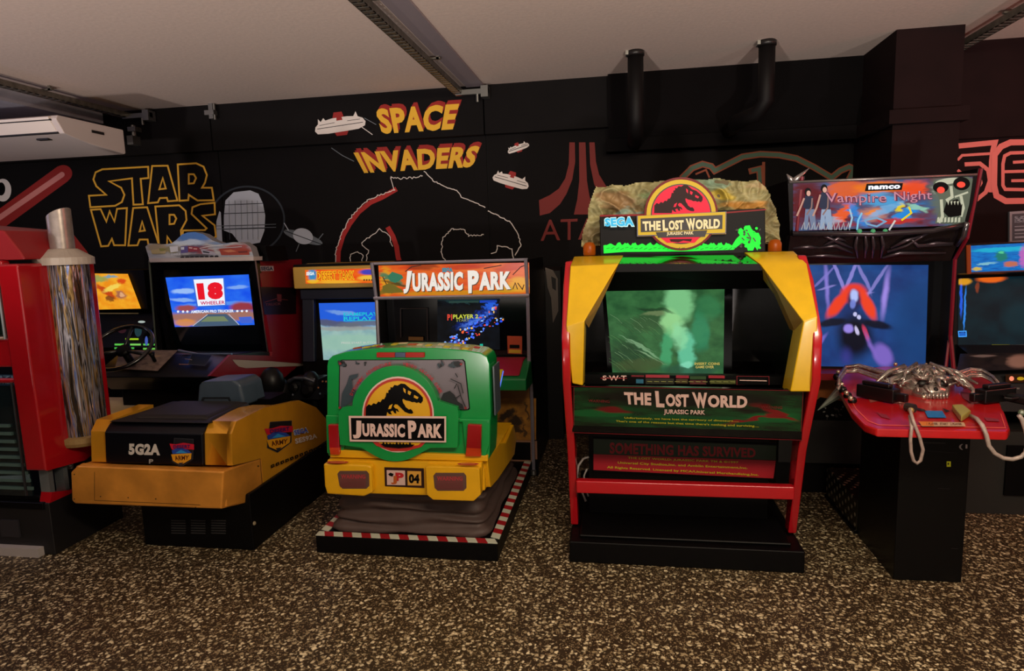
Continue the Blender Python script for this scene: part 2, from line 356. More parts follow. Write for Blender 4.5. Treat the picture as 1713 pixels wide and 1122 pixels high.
a.poly(zn((985, 300), (1040, 245), (1150, 232), (1205, 255), (1235, 320), (1250, 400), (1245, 500), (1215, 580), (1160, 590), (1080, 585), (1030, 520), (975, 500), (975, 400)), GRY)
a.poly(zn((925, 440), (945, 370), (955, 380), (965, 585), (925, 560)), GRY)
for y0, y1 in ((330, 318), (388, 378), (470, 462), (492, 484)): a.stroke(zn((965, y0), (1250, y1)), 1.1, BLK)
for x in (1010, 1050, 1090, 1130, 1165, 1200): a.stroke(zn((x, 300), (x+6, 560)), .6, mat('5c646c', .7))
a.stroke(zn((925, 470), (1325, 458)), 1, PG); a.stroke(zn((925, 490), (1325, 478)), 1, PG)
a.disc(zn((1505, 545))[0], 34, 8, PG, rot=18); a.disc(zn((1505, 538))[0], 17, 13, GRY, rot=18); a.stroke(zn((1380, 500), (1630, 592)), 1.2, BLK)
a.stroke(zn((1410, 500), (1380, 450)), 1.4, GRY); a.stroke(zn((1600, 570), (1640, 520)), 1.4, PG); a.stroke(zn((1480, 590), (1460, 640)), 1.4, PG)
tag(a.build('painted_spacecraft', wall), 'grey painted moon and spacecraft beside the yellow lettering')
a = Art(WP)
a.stroke([(-15, 378), (106, 290)], 30, PRD); a.disc((106, 290), 15, 14, PRD); a.stroke([(-15, 374), (104, 292)], 9, mat('e08c86', .6)); a.disc((104, 292), 4.5, 4.5, mat('e08c86', .6))
tag(a.build('painted_beam', wall), 'red beam with a pale core painted on the wall')
a = Art(WP); a.disc((5, 318), 14, 19, PW); a.disc((2, 316), 7, 11, BLK)
tag(a.build('painted_emblem', wall), 'small white painted shape above the red machine')
# title lettering
for pl, w, q in ((BP, 'SPACE', zmm((508, 88), (1078, 52), (1032, 228), (558, 258))), (WP, 'INVADERS', zmm((365, 380), (1222, 334), (1165, 480), (440, 520)))):
    a = Art(pl); x0, x1 = q[0], q[1]; n = len(w)
    sh = [(x+4, y-7) if i < 2 else (x+2, y-6) for i, (x, y) in enumerate(q)]
    for t in (0, 3.0): a.text(w, [(x+(sx-x)*(1-t/6), y+(sy-y)*(1-t/6)) for (x, y), (sx, sy) in zip(q, sh)], DRED, .05)
    a.text(w, q, GOLD, .045)
    tag(a.build('painted_lettering', wall), '%s line of yellow lettering with a dark red shadow' % ('upper' if w == 'SPACE' else 'lower'))
def jag(pts, amp, step, seed):
    r = random.Random(seed); o = []
    for (x0, y0), (x1, y1) in zip(pts, pts[1:]):
        n = max(1, int(math.hypot(x1-x0, y1-y0)/step))
        for i in range(n): o.append((x0+(x1-x0)*i/n+r.uniform(-amp, amp), y0+(y1-y0)*i/n+r.uniform(-amp, amp)))
    return o+[pts[-1]]
a = Art(WP)                                  # jagged outlines of a hill with two caves
a.stroke(zmm((655, 625), (560, 680), (480, 715), (400, 780), (340, 860), (295, 940), (265, 1040), (262, 1130)), 8, mat('b0201c', .7))
a.stroke(zmm((595, 880), (630, 940), (655, 1010), (665, 1080), (680, 1130)), 8, mat('b0201c', .7))
a.stroke(jag(zmm((840, 505), (900, 570), (1000, 620), (1060, 635), (1090, 680), (1180, 715), (1250, 750)), .8, 3, 1), 1.5, PW)
a.stroke(jag(zmm((615, 548), (680, 555), (760, 550), (830, 535)), 1.6, 2.2, 2), 1.3, PW); a.stroke(zmm((615, 548), (640, 635)), 1.2, PW)
a.stroke(jag(zmm((650, 630), (560, 660), (480, 690), (400, 750), (330, 840), (290, 920), (250, 1030), (245, 1120)), 1.4, 2.6, 3), 1.4, PW)
a.stroke(jag(zmm((1270, 775), (1340, 805), (1420, 850), (1470, 930), (1490, 1000), (1450, 1070)), 1.0, 3, 4), 1.6, PW)
a.stroke(jag(zmm((450, 1110), (465, 1040), (420, 990), (480, 940), (545, 895), (600, 930), (630, 1010)), 1.3, 3, 5), 1.3, PW)
a.stroke(jag(zmm((345, 1110), (350, 1060), (395, 1045), (430, 1070), (425, 1110)), 1.2, 3, 6), 1.3, PW)
a.stroke(jag(zmm((985, 1115), (955, 1040), (965, 960), (1020, 895), (1110, 895), (1140, 940), (1240, 930)), 1.6, 2.4, 7), 1.4, PW)
a.stroke(jag(zmm((1290, 1055), (1325, 1050), (1330, 1005), (1400, 1015), (1430, 1030), (1440, 1090)), .8, 4, 8), 1.6, PW)
tag(a.build('painted_outline', wall), 'jagged white and dark red mural outline above the orange marquee')
def saucer(pl, c, L, H, rot, name='painted_saucer'):
    a = Art(pl); r = math.radians(rot)
    def tr(p): x, y = p[0]*L, p[1]*H; return (c[0]+x*math.cos(r)-y*math.sin(r), c[1]+x*math.sin(r)+y*math.cos(r))
    T = lambda *p: [tr(q) for q in p]
    a.poly(T((-.32, .3), (.35, .3), (.22, .85), (-.18, .85)), PRD); a.poly(T((-.3, -.3), (.2, -.35), (.12, -.95), (-.2, -.95)), PRD)
    a.poly(T((-1, .3), (-.96, 0), (-.85, -.2), (-.83, -.6), (-.74, -.35), (-.62, -.62), (-.55, -.42), (-.3, -.52), (.3, -.55), (.55, -.5), (.66, -.85), (.72, -.45), (.9, -.3), (1, 0), (.96, .3), (.7, .5), (.2, .55), (-.5, .6), (-.9, .55)), PW); a.stroke(T((-.8, -.1), (-.2, -.18)), .8, BLK); a.stroke(T((.3, -.2), (.8, -.22)), .8, BLK)
    a.stroke(T((-.9, .15), (.9, .05)), 1, BLK); a.poly(T((-.12, -.3), (.12, -.32), (.08, -.6), (-.1, -.6)), PRD)
    return a
a = saucer(BP, (569, 208), 43, 22, -7); a.stroke(zmm((415, 205), (495, 262)), 1.2, PW); a.stroke(zmm((440, 150), (520, 195)), 1.2, PG)
tag(a.build('painted_saucer', wall), 'white and red painted flying saucer left of the shadowed yellow lettering')
a = saucer(WP, (867, 247), 19, 9, -18); tag(a.build('painted_saucer', wall), 'smallest white painted saucer at the upper right')
a = saucer(WP, (855, 302), 31, 16, 18); tag(a.build('painted_saucer', wall), 'white painted saucer below the smallest one')
a = Art(WP); a.stroke(zmm((218, 350), (290, 400), (370, 440)), 1.3, PG); tag(a.build('painted_streak', wall), 'thin pale painted streak')
# three-bar emblem and lettering
a = Art(WP)
a.poly(zr((713, 178), (755, 178), (758, 330), (735, 470), (690, 580), (640, 660), (560, 730), (482, 750), (475, 630), (560, 590), (630, 540), (680, 460), (708, 350)), PAT)
a.poly(zr((788, 178), (838, 178), (850, 480), (870, 600), (905, 740), (748, 742), (775, 620), (790, 480)), PAT)
a.poly(zr((868, 178), (910, 178), (920, 330), (945, 430), (1000, 520), (1060, 570), (1140, 620), (1140, 740), (1040, 700), (960, 620), (905, 500), (875, 350)), PAT)
a.text('ATARI', zr((488, 785), (1120, 760), (1120, 925), (488, 948)), PAT, .0)
tag(a.build('painted_lettering', wall), 'dark red three bar emblem over dark red capital letters')
# teal and orange script arch
a = Art(WP); OR = mat('96482a', .7); TL = mat('4d6a58', .7); OL = mat('6e5a30', .7)
arch = zs((480, 475), (540, 415), (600, 392), (650, 405), (670, 430), (740, 395), (830, 350), (930, 335), (1040, 340), (1140, 360), (1240, 410), (1340, 470), (1390, 430), (1440, 408), (1470, 420), (1440, 480))
a.stroke(arch, 11, OR); a.stroke(arch, 6.5, TL); a.stroke(zs((640, 470), (620, 425), (560, 450)), 3, OR)
a.stroke(zs((930, 500), (925, 420), (865, 435)), 10, OR); a.stroke(zs((930, 500), (925, 420), (880, 430)), 6, TL); a.stroke(zs((950, 380), (950, 520)), 5, OR)
a.stroke([(1290, 325), (1320, 312)], 9, OR); a.stroke([(1290, 325), (1320, 312)], 5, TL)
tag(a.build('painted_lettering', wall), 'teal and orange painted script arch behind the dinosaur marquee')
# pink SEGA lettering on the right wall
a = Art(PY(5.43)); PK = mat('d9706a', .6); a.h = .002
for p, w in (([(120, 225), (430, 195), (412, 260), (400, 360), (395, 620)], 7), ([(110, 345), (150, 305), (390, 290)], 3.6), ([(170, 382), (300, 375), (370, 430), (385, 520), (350, 620), (250, 700)], 5.5), ([(110, 430), (150, 465), (240, 468), (300, 495), (310, 540), (280, 590)], 4),
             ([(900, 190), (560, 195), (480, 230), (425, 300), (420, 560), (440, 650), (520, 695), (900, 690)], 8), ([(900, 275), (560, 285), (510, 310), (495, 380), (495, 560), (515, 595), (900, 600)], 4.5),
             ([(900, 345), (580, 365)], 4), ([(900, 435), (500, 445)], 4), ([(900, 515), (565, 522)], 4)):
    a.stroke(zp(*p), w*1.25, PK)
tag(a.build('painted_lettering', wr), 'large pink letters painted in stripes')
# framed notice
m = M(); q = wpts([(1689, 354), (1740, 351), (1740, 404), (1689, 407)], PY(5.41)); m.loop(q, (0, .03, 0), mat('8a8c96', .4))
fr = m.build('notice_frame'); tag(fr, 'small framed notice on the dark wall above the blue marquee', 'notice')
a = Art(PY(5.41)); a.poly([(1693, 358), (1738, 355), (1738, 400), (1693, 403)], mat('38424e', .5)); a.quad([(1697, 362), (1736, 359), (1736, 370), (1697, 373)], pic('notice_picture', '1c2030', 'a0b0c0', 8))
for k in range(4): a.stroke([(1697, 379+k*6), (1736, 377+k*6)], 3 if k % 2 else 1.5, mat('8c98a8', .5))
a.build('notice_sheet', fr)
# ---------------------------------------------------------------- services under the ceiling
def tray(name, x, y0, label, w=.07, zt=2.965):
    t = thing(name, (x, y0, 2.9), label, 'cable tray', 'cable trays under the ceiling')
    m = M(); g = mat('77736a', .45, .7, noise=.3, nscale=20)
    L = 5.6-y0; z = zt-.045
    m.box(x-w/2, x-w/2+.004, y0, 5.6, z, zt, g); m.box(x+w/2-.004, x+w/2, y0, 5.6, z, zt, g)
    k = 0; y = y0
    while y < 5.55: m.box(x-w/2, x+w/2, y, y+.035, z, z+.004, g); y += .06
    m.build('channel', t)
    m = M()
    for k, dx in enumerate((-.02, .0, .018)): m.tube([(x+dx+.006*math.sin(i*1.3+k), y0+L*i/24, z+.014+.004*math.sin(i*2.1+k*2)) for i in range(25)], .008, BLK if k != 1 else mat('5a4a30', .5), 6)
    m.build('cable', t)
    yb = y0+.4
    while yb < 5.5:
        m = M(); m.box(x-w/2-.015, x+w/2+.06, yb, yb+.025, zt, zt+.012, g); m.box(x+w/2+.03, x+w/2+.05, yb, yb+.02, zt, 3.0, g); m.build('bracket', t); yb += 1.15
    m = M(); m.box(x-.02, x+.26, 5.52, 5.56, 2.91, 2.95, STEEL); m.box(x+.2, x+.26, 5.5, 5.6, 2.88, 2.97, STEEL); m.tube([(x+.16, 5.55, 2.92), (x+.16, 5.55, 2.85)], .012, STEEL); m.build('end_clamp', t)
    return t
tray('cable_tray', -1.33, -1.5, 'perforated steel cable tray in the middle of the ceiling')
tray('cable_tray', -4.45, -1.5, 'perforated steel cable tray at the left beside the air conditioner')
tray('cable_tray', 2.36, -1.5, 'perforated steel cable tray at the right passing the pillar')
m = M(); m.box(-1.27, -1.12, -1.5, 5.6, 2.985, 3.0, mat('8a8086', .8)); tag(m.build('ceiling_strip'), 'pale grey strip on the ceiling beside the middle cable tray', 'strip')
c = hit((357, 190), PY(5.6)); m = M()
m.box(c.x-.02, c.x+.02, 5.56, 5.62, c.z-.05, c.z+.09, STEEL); m.box(c.x-.05, c.x+.04, 5.54, 5.6, c.z-.02, c.z+.02, STEEL); m.tube([(c.x+.03, 5.57, c.z+.08), (c.x+.03, 5.57, c.z-.06)], .01, STEEL)
tag(m.build('beam_clamp'), 'small steel clamp fixed at the top of the black wall left of the saucer', 'clamp')
for px, yb, lab, dx in ((1063, 222, 'black vent pipe nearer the orange and teal arch, left of the two', 0), (1283, 195, 'black vent pipe nearer the pillar, right of the two, elbow turned left', -.16)):
    x = hit((px, 85), PY(4.97)).x; zb_ = hit((px, yb), PY(5.0)).z
    m = M(); m.tube([(x, 4.97, 3.0), (x, 4.97, zb_+.1), (x+dx*.3, 5.02, zb_+.03), (x+dx, 5.15, zb_), (x+dx, 5.6, zb_)], .056, mat('0a0809', .6, spec=.2), 16)
    m.lathe([(.062, 0), (.062, .03)], (x, 4.97, 2.965), (0, 0, 1), mat('1c1a1a', .4)); o = m.build('vent_pipe', smooth=False, bevel=0)
    for p in o.data.polygons: p.use_smooth = True
    tag(o, lab, 'pipe', 'black vent pipes from the ceiling')
    k = M(); k.box(x-.07, x-.05, 4.93, 5.0, 2.97, 2.998, STEEL); k.build('screw_clip', o)
# air conditioner
yf, yk = 4.3, 4.94
A = hit((96, 192), PY(yf)); Bk = hit((208, 226), PY(yk)); Cb = hit((214, 259), PY(yk)); Lo = hit((107, 221), PY(yf))
xr = (A.x+Bk.x)/2; xl = xr-1.5; zt = max(A.z, Bk.z); zbk = hit((214, 259), PX(xr)).z
t = thing('air_conditioner', (xr-.75, 4.6, zbk), 'white ceiling air conditioner hanging at the upper left', 'air conditioner')
ACW = mat('d8ccc8', .45)
prof = [(yf, zt), (yf-.02, zt-.03), (yf+.04, Lo.z), (yf+.28, zbk+.03), (yk-.02, zbk), (yk, zbk+.01), (yk, zt)]
m = M(); m.prism(prof, 'x', xl, xr, ACW); m.build('casing', t, bevel=.008)
m = M(); m.prism([(yf-.035, zt-.015), (yf-.03, zt-.03), (yf+.03, Lo.z+.01), (yf+.04, Lo.z+.02), (yf-.015, zt-.01)], 'x', xl+.05, xr-.05, mat('f0e4da', .3)); m.box(xl+.04, xr-.04, yf-.028, yf-.005, zt-.04, zt-.028, DARK); m.box(xl+.04, xr-.04, yf+.02, yf+.045, Lo.z+.0, Lo.z+.012, DARK); m.build('air_flap', t, bevel=.004)
m = M(); m.box(xr-.004, xr+.006, yf+.3, yf+.42, zbk+.12, zbk+.14, DARK); m.build('handle_slot', t)
m = M(); m.box(xr-.3, xr-.2, yf+.1, yf+.14, zbk+.05, zbk+.075, DARK); m.build('sensor', t)
c = hit((222, 210), PY(5.5)); m = M(); c.x -= .06; m.tube([(c.x, 5.58, 2.86), (c.x, 5.58, c.z-.15)], .02, STEEL); m.box(c.x-.03, c.x+.03, 5.52, 5.62, c.z-.16, c.z-.08, STEEL); m.box(c.x-.03, c.x+.05, 5.54, 5.62, 2.8, 2.84, STEEL)
tag(m.build('pipe_bracket'), 'steel bracket on the wall right of the air conditioner', 'bracket')
# ================================================================ big dinosaur shooting machine (red frame, yellow arms)
YLW = mat('deb212', .32, noise=.06, nscale=14, coat=.3); GRNL = mat('18e838', .5, emit=.95); ORG = mat('c8651c', .35)
def trex(a, f, mb, mh):
    a.poly(f(*TREX), mb)
    for h in TREXH: a.poly(f(*h), mh)
X0, X1 = -.28, .885
T = thing('shooting_game_cabinet', (.3, 3.7, 0), 'red framed dinosaur shooting game with yellow arms and rock crest', 'arcade machine')
m = M(); m.box(X0, X1, 3.245, 4.35, 0, .115, BLK); m.box(X0+.05, X1-.05, 3.3, 4.3, .115, .13, BLK); m.build('base', T, bevel=.008)
for nm, xs in (('frame_post', (X0-.005, X0+.035)), ('frame_post', (X1-.035, X1+.005))):
    m = M(); m.prism([(3.44, .12), (3.30, .6), (3.10, 1.0), (3.10, 1.22), (3.26, 1.45), (3.40, 1.565), (3.9, 1.565), (4.2, 1.2), (4.2, .93), (3.36, .93), (3.42, .6), (3.52, .12)], 'x', xs[0], xs[1], RED); m.build(nm, T, bevel=.008)
m = M(); m.box(X0+.035, X1-.035, 3.33, 3.38, .345, .415, RED); m.build('foot_rail', T, bevel=.008)
# lower body
m = M(); m.box(-.19, .78, 3.6, 4.32, .13, .84, BLK); m.box(-.245, .84, 3.25, 3.46, .9, .93, BLK)
m.prism([(3.6, .66), (3.5, .66), (3.27, .68), (3.20, .93), (3.6, .93)], 'x', X0+.035, X1-.035, BLK); m.build('body', T)
pl = P3((0, 3.17, .93), (1, 3.17, .93), (0, 3.25, .69))
m = M(); q = wpts([(959, 645), (1345, 652), (1341, 737), (957, 722)], pl); m.loop(q, (0, .03, 0), BLKG); pan = m.build('title_panel', T)
a = Art(pl); gz = pic('jungle_print', '0a0604', '0e4a24', 5, [(.12, .35, .16, .16, 20, '0c5a2c'), (.5, .2, .5, .16, 3, '0c4a26'), (.88, .35, .15, .22, -20, '0c5a2c'), (.17, .45, .1, .12, 30, '6a0f14'), (.87, .5, .05, .3, 20, '7a1216'), (.8, .3, .03, .25, -30, '7a1216'), (.5, .8, .6, .33, 0, '060405', .95)], distort=.12, dscale=5)
a.quad(zD((118, 140), (1250, 160), (1240, 358), (118, 328)), gz)
for p in ([(118, 140), (118, 328)], [(1250, 160), (1240, 358)], [(105, 362), (1250, 400)], [(100, 134), (1255, 156)]): a.stroke(zD(*p), 1, mat('7a1420', .4))
W2 = mat('e8c4bc', .4); G2 = mat('c8c020', .4)
for w, q in (('THE', ((365, 162), (500, 166), (500, 228), (372, 222))), ('L', ((518, 156), (565, 158), (565, 238), (525, 236))), ('OST', ((570, 170), (685, 172), (685, 236), (572, 232))), ('W', ((700, 162), (775, 164), (775, 242), (715, 240))), ('ORLD', ((778, 174), (975, 180), (972, 240), (780, 236)))):
    a.text(w, zD(*q), W2, .05)
a.text('JURASSIC PARK', zD((562, 245), (765, 250), (765, 278), (562, 274)), W2, .03)
a.text('Unfortunately, we have lost the territory of dinosaurs.....', zD((368, 282), (930, 298), (930, 310), (368, 294)), G2, .01)
a.text("That's one of the reasons but that time there's nothing and surviving....", zD((325, 298), (1030, 322), (1030, 336), (325, 310)), G2, .01)
for cx, cy in ((240, 205), (1090, 235)): a.text('WARNING', zD((cx-50, cy-10), (cx+55, cy-6), (cx+55, cy+8), (cx-50, cy+4)), mat('6a1018', .5), .02)
a.build('title_print', pan)
# lower sign
pl = PY(3.59); m = M(); m.loop(wpts([(991, 732), (1300, 743), (1296, 801), (991, 789)], pl), (0, .02, 0), BLK); sg = m.build('warning_sign', T)
a = Art(pl); a.poly(zD((215, 395), (1118, 428), (1115, 500), (215, 470)), mat('0e3018', .5)); a.poly(zD((215, 470), (1115, 502), (1103, 590), (215, 548)), mat('a81626', .45))
a.text('SOMETHING HAS SURVIVED', zD((295, 412), (1015, 440), (1015, 488), (295, 468)), mat('9c1420', .5), .04)
a.text('THE LOST WORLD: JURASSIC PARK TM & ©1997', zD((385, 482), (930, 505), (930, 518), (385, 496)), G2, .015)
a.text('Universal City Studios,Inc. and Amblin Entertainment,Inc.', zD((335, 505), (975, 532), (975, 546), (335, 520)), G2, .015)
a.text('All Rights Reserved. Licensed by MCA/Universal Merchandising,Inc.', zD((282, 528), (1030, 566), (1030, 580), (282, 542)), G2, .015)
a.build('sign_print', sg)
# yellow arms
for nm, off, F in (('yellow_arm', 0, [(960, 429), (1043, 427), (1035, 441), (954, 445), (978, 537), (947, 545), (975, 645), (957, 641)]), ('yellow_arm', 1, [(1245, 422), (1328, 420), (1350, 441), (1272, 442), (1368, 530), (1345, 538), (1366, 655), (1322, 655)])):
    if off == 0: ys = [3.5, 3.5, 3.32, 3.32, 3.11, 3.11, 3.13, 3.13]; fs = [(3, 2, 1, 0), (5, 4, 2, 3), (7, 6, 4, 5)]
    else: ys = [3.5, 3.5, 3.32, 3.32, 3.10, 3.11, 3.13, 3.13]; F[5] = (1344, 538); fs = [(3, 2, 1, 0), (5, 4, 2, 3), (7, 6, 4, 5)]
    vs = [hit(p, PY(y)) for p, y in zip(F, ys)]
    m = M(); m.sheet(vs, fs, (0, .16, -.02 if off == 0 else -.02), YLW); o = m.build('yellow_arm', T, bevel=.006)
m = M()
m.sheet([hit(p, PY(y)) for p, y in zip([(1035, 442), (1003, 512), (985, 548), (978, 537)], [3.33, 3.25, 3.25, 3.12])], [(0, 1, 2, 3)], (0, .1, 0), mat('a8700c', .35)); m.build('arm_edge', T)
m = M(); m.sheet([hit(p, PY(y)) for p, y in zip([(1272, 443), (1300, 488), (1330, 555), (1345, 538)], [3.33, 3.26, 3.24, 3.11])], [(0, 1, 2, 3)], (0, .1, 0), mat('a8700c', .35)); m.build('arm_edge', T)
# hood
H = [(1043, 426, 3.52), (1250, 422, 3.52), (1275, 441, 3.34), (1036, 441, 3.34), (1288, 452, 3.34), (1026, 455, 3.34), (1296, 482, 3.5), (1008, 487, 3.5)]
m = M(); m.sheet([hit((x, y), PY(d)) for x, y, d in H], [(0, 1, 2, 3)], (0, .02, -.03), mat('050506', .07, coat=1)); m.sheet([hit((x, y), PY(d)) for x, y, d in H], [(3, 2, 4, 5), (5, 4, 6, 7)], (0, .06, .0), BLK); m.build('hood', T)
# recess and monitor
m = M(); q = mat('060607', .2, coat=.3)
m.box(-.235, -.215, 3.3, 4.1, .93, 1.5, q); m.box(.81, .83, 3.3, 4.1, .93, 1.5, q); m.box(-.235, .83, 4.02, 4.1, .93, 1.55, q); m.box(-.235, .83, 3.5, 4.1, 1.5, 1.55, q); m.box(-.235, .83, 3.44, 4.05, .835, .86, q); m.build('monitor_recess', T)
pl = P3((0, 3.86, .87), (1, 3.86, .87), (0, 3.93, 1.37))
m = M(); m.loop(wpts([(1006, 470), (1226, 466), (1224, 640), (1018, 642)], (pl[0]+Vector((0, .004, 0)), pl[1])), (0, .06, 0), BLKG); mon = m.build('monitor', T)
a = Art(pl)
lw = pic('green_jungle_screen', '3f7a45', '2a5c34', 7, [
    (.35, .62, .18, .14, 10, '355c34', .8), (.62, .85, .16, .3, 0, '8fe09a', .9), (.56, .6, .12, .22, 10, 'a8f0a0', .9), (.5, .3, .07, .3, -5, '4fc080', .7), (.68, .25, .09, .34, 0, '6fdcae', .9), (.62, .45, .09, .2, 0, '9cf2b4', .8),
    (.8, .5, .1, .3, 0, '2fa070', .6), (.86, .78, .14, .2, 0, '3a8c58', .6), (.42, .76, .2, .03, -12, '1c3420', .7), (.4, .72, .12, .035, -5, '8a9c6a', .6), (.14, .2, .2, .28, 0, '24402a', .75), (.3, .3, .24, .02, -40, '9ccc9a', .6), (.24, .38, .22, .012, -38, '9ccc9a', .6), (.36, .2, .2, .012, -36, 'b0d8a4', .5),
    (.25, .12, .3, .1, 0, '4a5c34', .8), (.72, .05, .35, .09, 0, '2c5c44', .8), (.68, .12, .07, .05, 0, '8ff0c8', .9)], emit=.75, distort=.05, dscale=9, detail=8)
a.quad([(1013, 487), (1212, 483), (1210, 625), (1025, 628)], lw)
r = random.Random(77)
for i in range(70):
    x = r.uniform(300, 520); y = r.uniform(760, 1010)
    if (x-300)*.9+(y-1010) > 40 and x > 480: continue
    l_ = r.uniform(20, 80); a.stroke(zC((x, y), (x+l_*.6, y+l_*.35), (x+l_, y+l_*.75)), r.uniform(.25, .6), mat(r.choice(['5c8c54', '84ac7c', '2c4c2c', '3c6438', '20381e']), .5, emit=.6))
a.text('INSERT COINS', zC((750, 1015), (880, 1015), (880, 1028), (750, 1028)), mat('d8c060', .5, emit=.7), .02); a.text('GAME OVER', zC((755, 1032), (850, 1032), (850, 1045), (755, 1045)), mat('d8c060', .5, emit=.7), .02)
a.build('screen_picture', mon)
# strip with instructions
pl = PY(3.36); m = M(); m.loop(wpts([(978, 626), (1318, 630), (1318, 646), (978, 642)], pl), (0, .06, 0), BLK); st = m.build('instruction_strip', T)
a = Art(pl); a.text('S·W·T', zD((260, 82), (378, 82), (378, 108), (260, 106)), W2, .03); a.stroke(zD((250, 95), (380, 96)), 1.2, mat('a0202c', .5))
for x0, x1, y0, y1, c in ((402, 465, 80, 88, '7a1a24'), (425, 462, 100, 120, '2a6c8a'), (472, 590, 78, 92, 'a83040'), (472, 612, 96, 124, '2a2c20'), (622, 686, 80, 94, '9a2038'), (622, 680, 98, 120, '4a3a20'), (690, 770, 84, 100, '2a4a24'), (690, 770, 104, 124, '5a2828'), (782, 862, 80, 94, 'a02030'), (790, 915, 102, 122, '4a5020')): a.poly(zD((x0, y0), (x1, y0+1), (x1, y1+1), (x0, y1)), mat(c, .5))
a.stroke(zD((922, 84), (1080, 86), (1080, 130), (922, 128)), .8, mat('8a1a26', .5), True); a.stroke(zD((935, 104), (1070, 107)), 1.4, W2)
for x in range(480, 910, 34): a.stroke(zD((x, 110), (x+24, 111)), .9, mat('9aa05a', .5))
a.build('strip_print', st)
# crest: rock backboard, lit sign, round emblem, lamps
rock = pic('rock_paint', 'a8a070', '74704a', 5, [(.2, .7, .12, .2, 20, '8a6844', .8), (.14, .4, .06, .3, 0, '4a4028', .7), (.3, .5, .1, .1, 0, 'c09050', .8), (.24, .55, .06, .08, 0, '9cc0b4', .8), (.42, .8, .12, .1, -10, '6f8c60', .7), (.72, .75, .1, .16, 30, 'c0a838', .8), (.82, .55, .14, .1, 0, 'c88c3a', .8), (.68, .88, .1, .1, 0, '7c9c88', .8), (.9, .85, .08, .1, 0, 'a8946c', .8), (.55, .9, .1, .1, 0, '6f8c70', .7), (.95, .4, .06, .3, 0, '5c5438', .7), (.05, .2, .08, .2, 0, '6c5a3c', .7)], rough=.6, distort=.12, dscale=7, bump=1, detail=8)
RO = [(972, 412), (976, 385), (984, 366), (985, 345), (992, 325), (997, 312), (1010, 314), (1024, 309), (1045, 311), (1062, 306), (1090, 305), (1110, 302), (1150, 300), (1180, 301), (1200, 297), (1225, 302), (1244, 304), (1262, 302), (1275, 307), (1284, 317), (1288, 333), (1296, 348), (1302, 368), (1303, 405)]
pl = PY(3.66); m = M()
r3 = wpts(RO, pl)
xs = [v.x for v in r3]; zs_ = [v.z for v in r3]
uvf = lambda v: ((v.x-min(xs))/(max(xs)-min(xs)), (v.z-min(zs_))/(max(zs_)-min(zs_)))
bm_ = M()
from mathutils import noise as NZ
def inside(p, poly):
    c = False; n_ = len(poly)
    for i_ in range(n_):
        (x1, y1), (x2, y2) = poly[i_], poly[i_-1]
        if (y1 > p[1]) != (y2 > p[1]) and p[0] < (x2-x1)*(p[1]-y1)/(y2-y1)+x1: c = not c
    return c
bx = M(); bx.loop(wpts([(x+(1140-x)*.012, y+2.2) for x, y in RO], PY(3.68)), (0, .09, 0), mat('5c5238', .8, noise=.3, nscale=20, bump=.5)); crest = bx.build('rock_crest', T)
NX, NY = 210, 76; gx = [968+338*i/NX for i in range(NX+1)]; gy = [296+118*j/NY for j in range(NY+1)]; vi = {}; gv = []; gf = []; gu = []
def gvx(i, j):
    if (i, j) not in vi:
        p = hit((gx[i], gy[j]), PY(3.66)); q = Vector((p.x*9, 0, p.z*9)); rg = 1-abs(NZ.noise(q*1.1)); rg2 = 1-abs(NZ.noise(q*2.7+Vector((3, 3, 3))))
        p.y += -.05*(rg**3)-.02*rg2**2+.03; vi[(i, j)] = len(gv); gv.append(p)
    return vi[(i, j)]
for j in range(NY):
    for i in range(NX):
        if inside(((gx[i]+gx[i+1])/2, (gy[j]+gy[j+1])/2), RO):
            f = (gvx(i, j+1), gvx(i+1, j+1), gvx(i+1, j), gvx(i, j)); gf.append(f); gu.append([uvf(gv[k]) for k in f])
bm_.add(gv, gf, rock, gu); bm_.build('rock_relief', crest, smooth=True)
m = M(); m.loop(wpts([(1003, 361), (1280, 348), (1281, 422), (1004, 428)], PY(3.52)), (0, .13, 0), BLK); box = m.build('sign_box', T, bevel=.004)
a = Art(PY(3.52)); RG = mat('9c1c20', .4, emit=.45); YG = mat('d8b028', .4, emit=.7); DK = mat('120806', .4); PKR = mat('e01838', .4, emit=.85)
a.poly(zk((208, 378), (555, 370), (600, 385), (1130, 360), (1530, 330), (1530, 340), (1130, 372), (208, 392)), RG)
g = [(235, 620)]+[(x, 610+(x//9*7 % 13)-14*((x//31) % 2)) for x in range(250, 1270, 12)]
g += [(1290, 570), (1320, 540), (1300, 500), (1330, 480), (1350, 500), (1360, 465), (1400, 460), (1415, 490), (1430, 520), (1470, 520), (1488, 560), (1480, 620), (1460, 660), (1440, 630), (1425, 662), (1385, 662), (1370, 620), (1340, 600), (1300, 630), (1270, 655), (900, 668), (400, 672), (238, 684)]
a.poly(zk(*g), GRNL); r = random.Random(31)
for i in range(34): a.disc(zk((r.uniform(1290, 1480), 0))[0][:1]+(zk((0, r.uniform(480, 640)))[0][1],), r.uniform(1.2, 3.4), r.uniform(1, 2.6), GRNL if i % 3 else DK, 7, r.uniform(0, 90))
for p in ([(1375, 520), (1400, 560), (1390, 600)], [(1420, 560), (1440, 590)], [(1330, 560), (1350, 580)]): a.stroke(zk(*p), 2, DK)
for x in range(260, 1260, 37): a.stroke(zk((x, 640+(x % 17)), (x+26, 634+(x % 11))), .8, mat('0a7c24', .5, emit=.3))
SB = mat('38b4e0', .4, emit=.85)
a.text('SEGA', zk((240, 402), (478, 388), (484, 474), (244, 480)), mat('c8f0f0', .4, emit=.8), .1); a.text('SEGA', zk((246, 408), (472, 396), (478, 466), (250, 472)), SB, .05)
a.build('sign_print', box)
m = M(); c3 = hit((1139.5, 357.8), PY(3.50)); rr = 62/1096*3.5
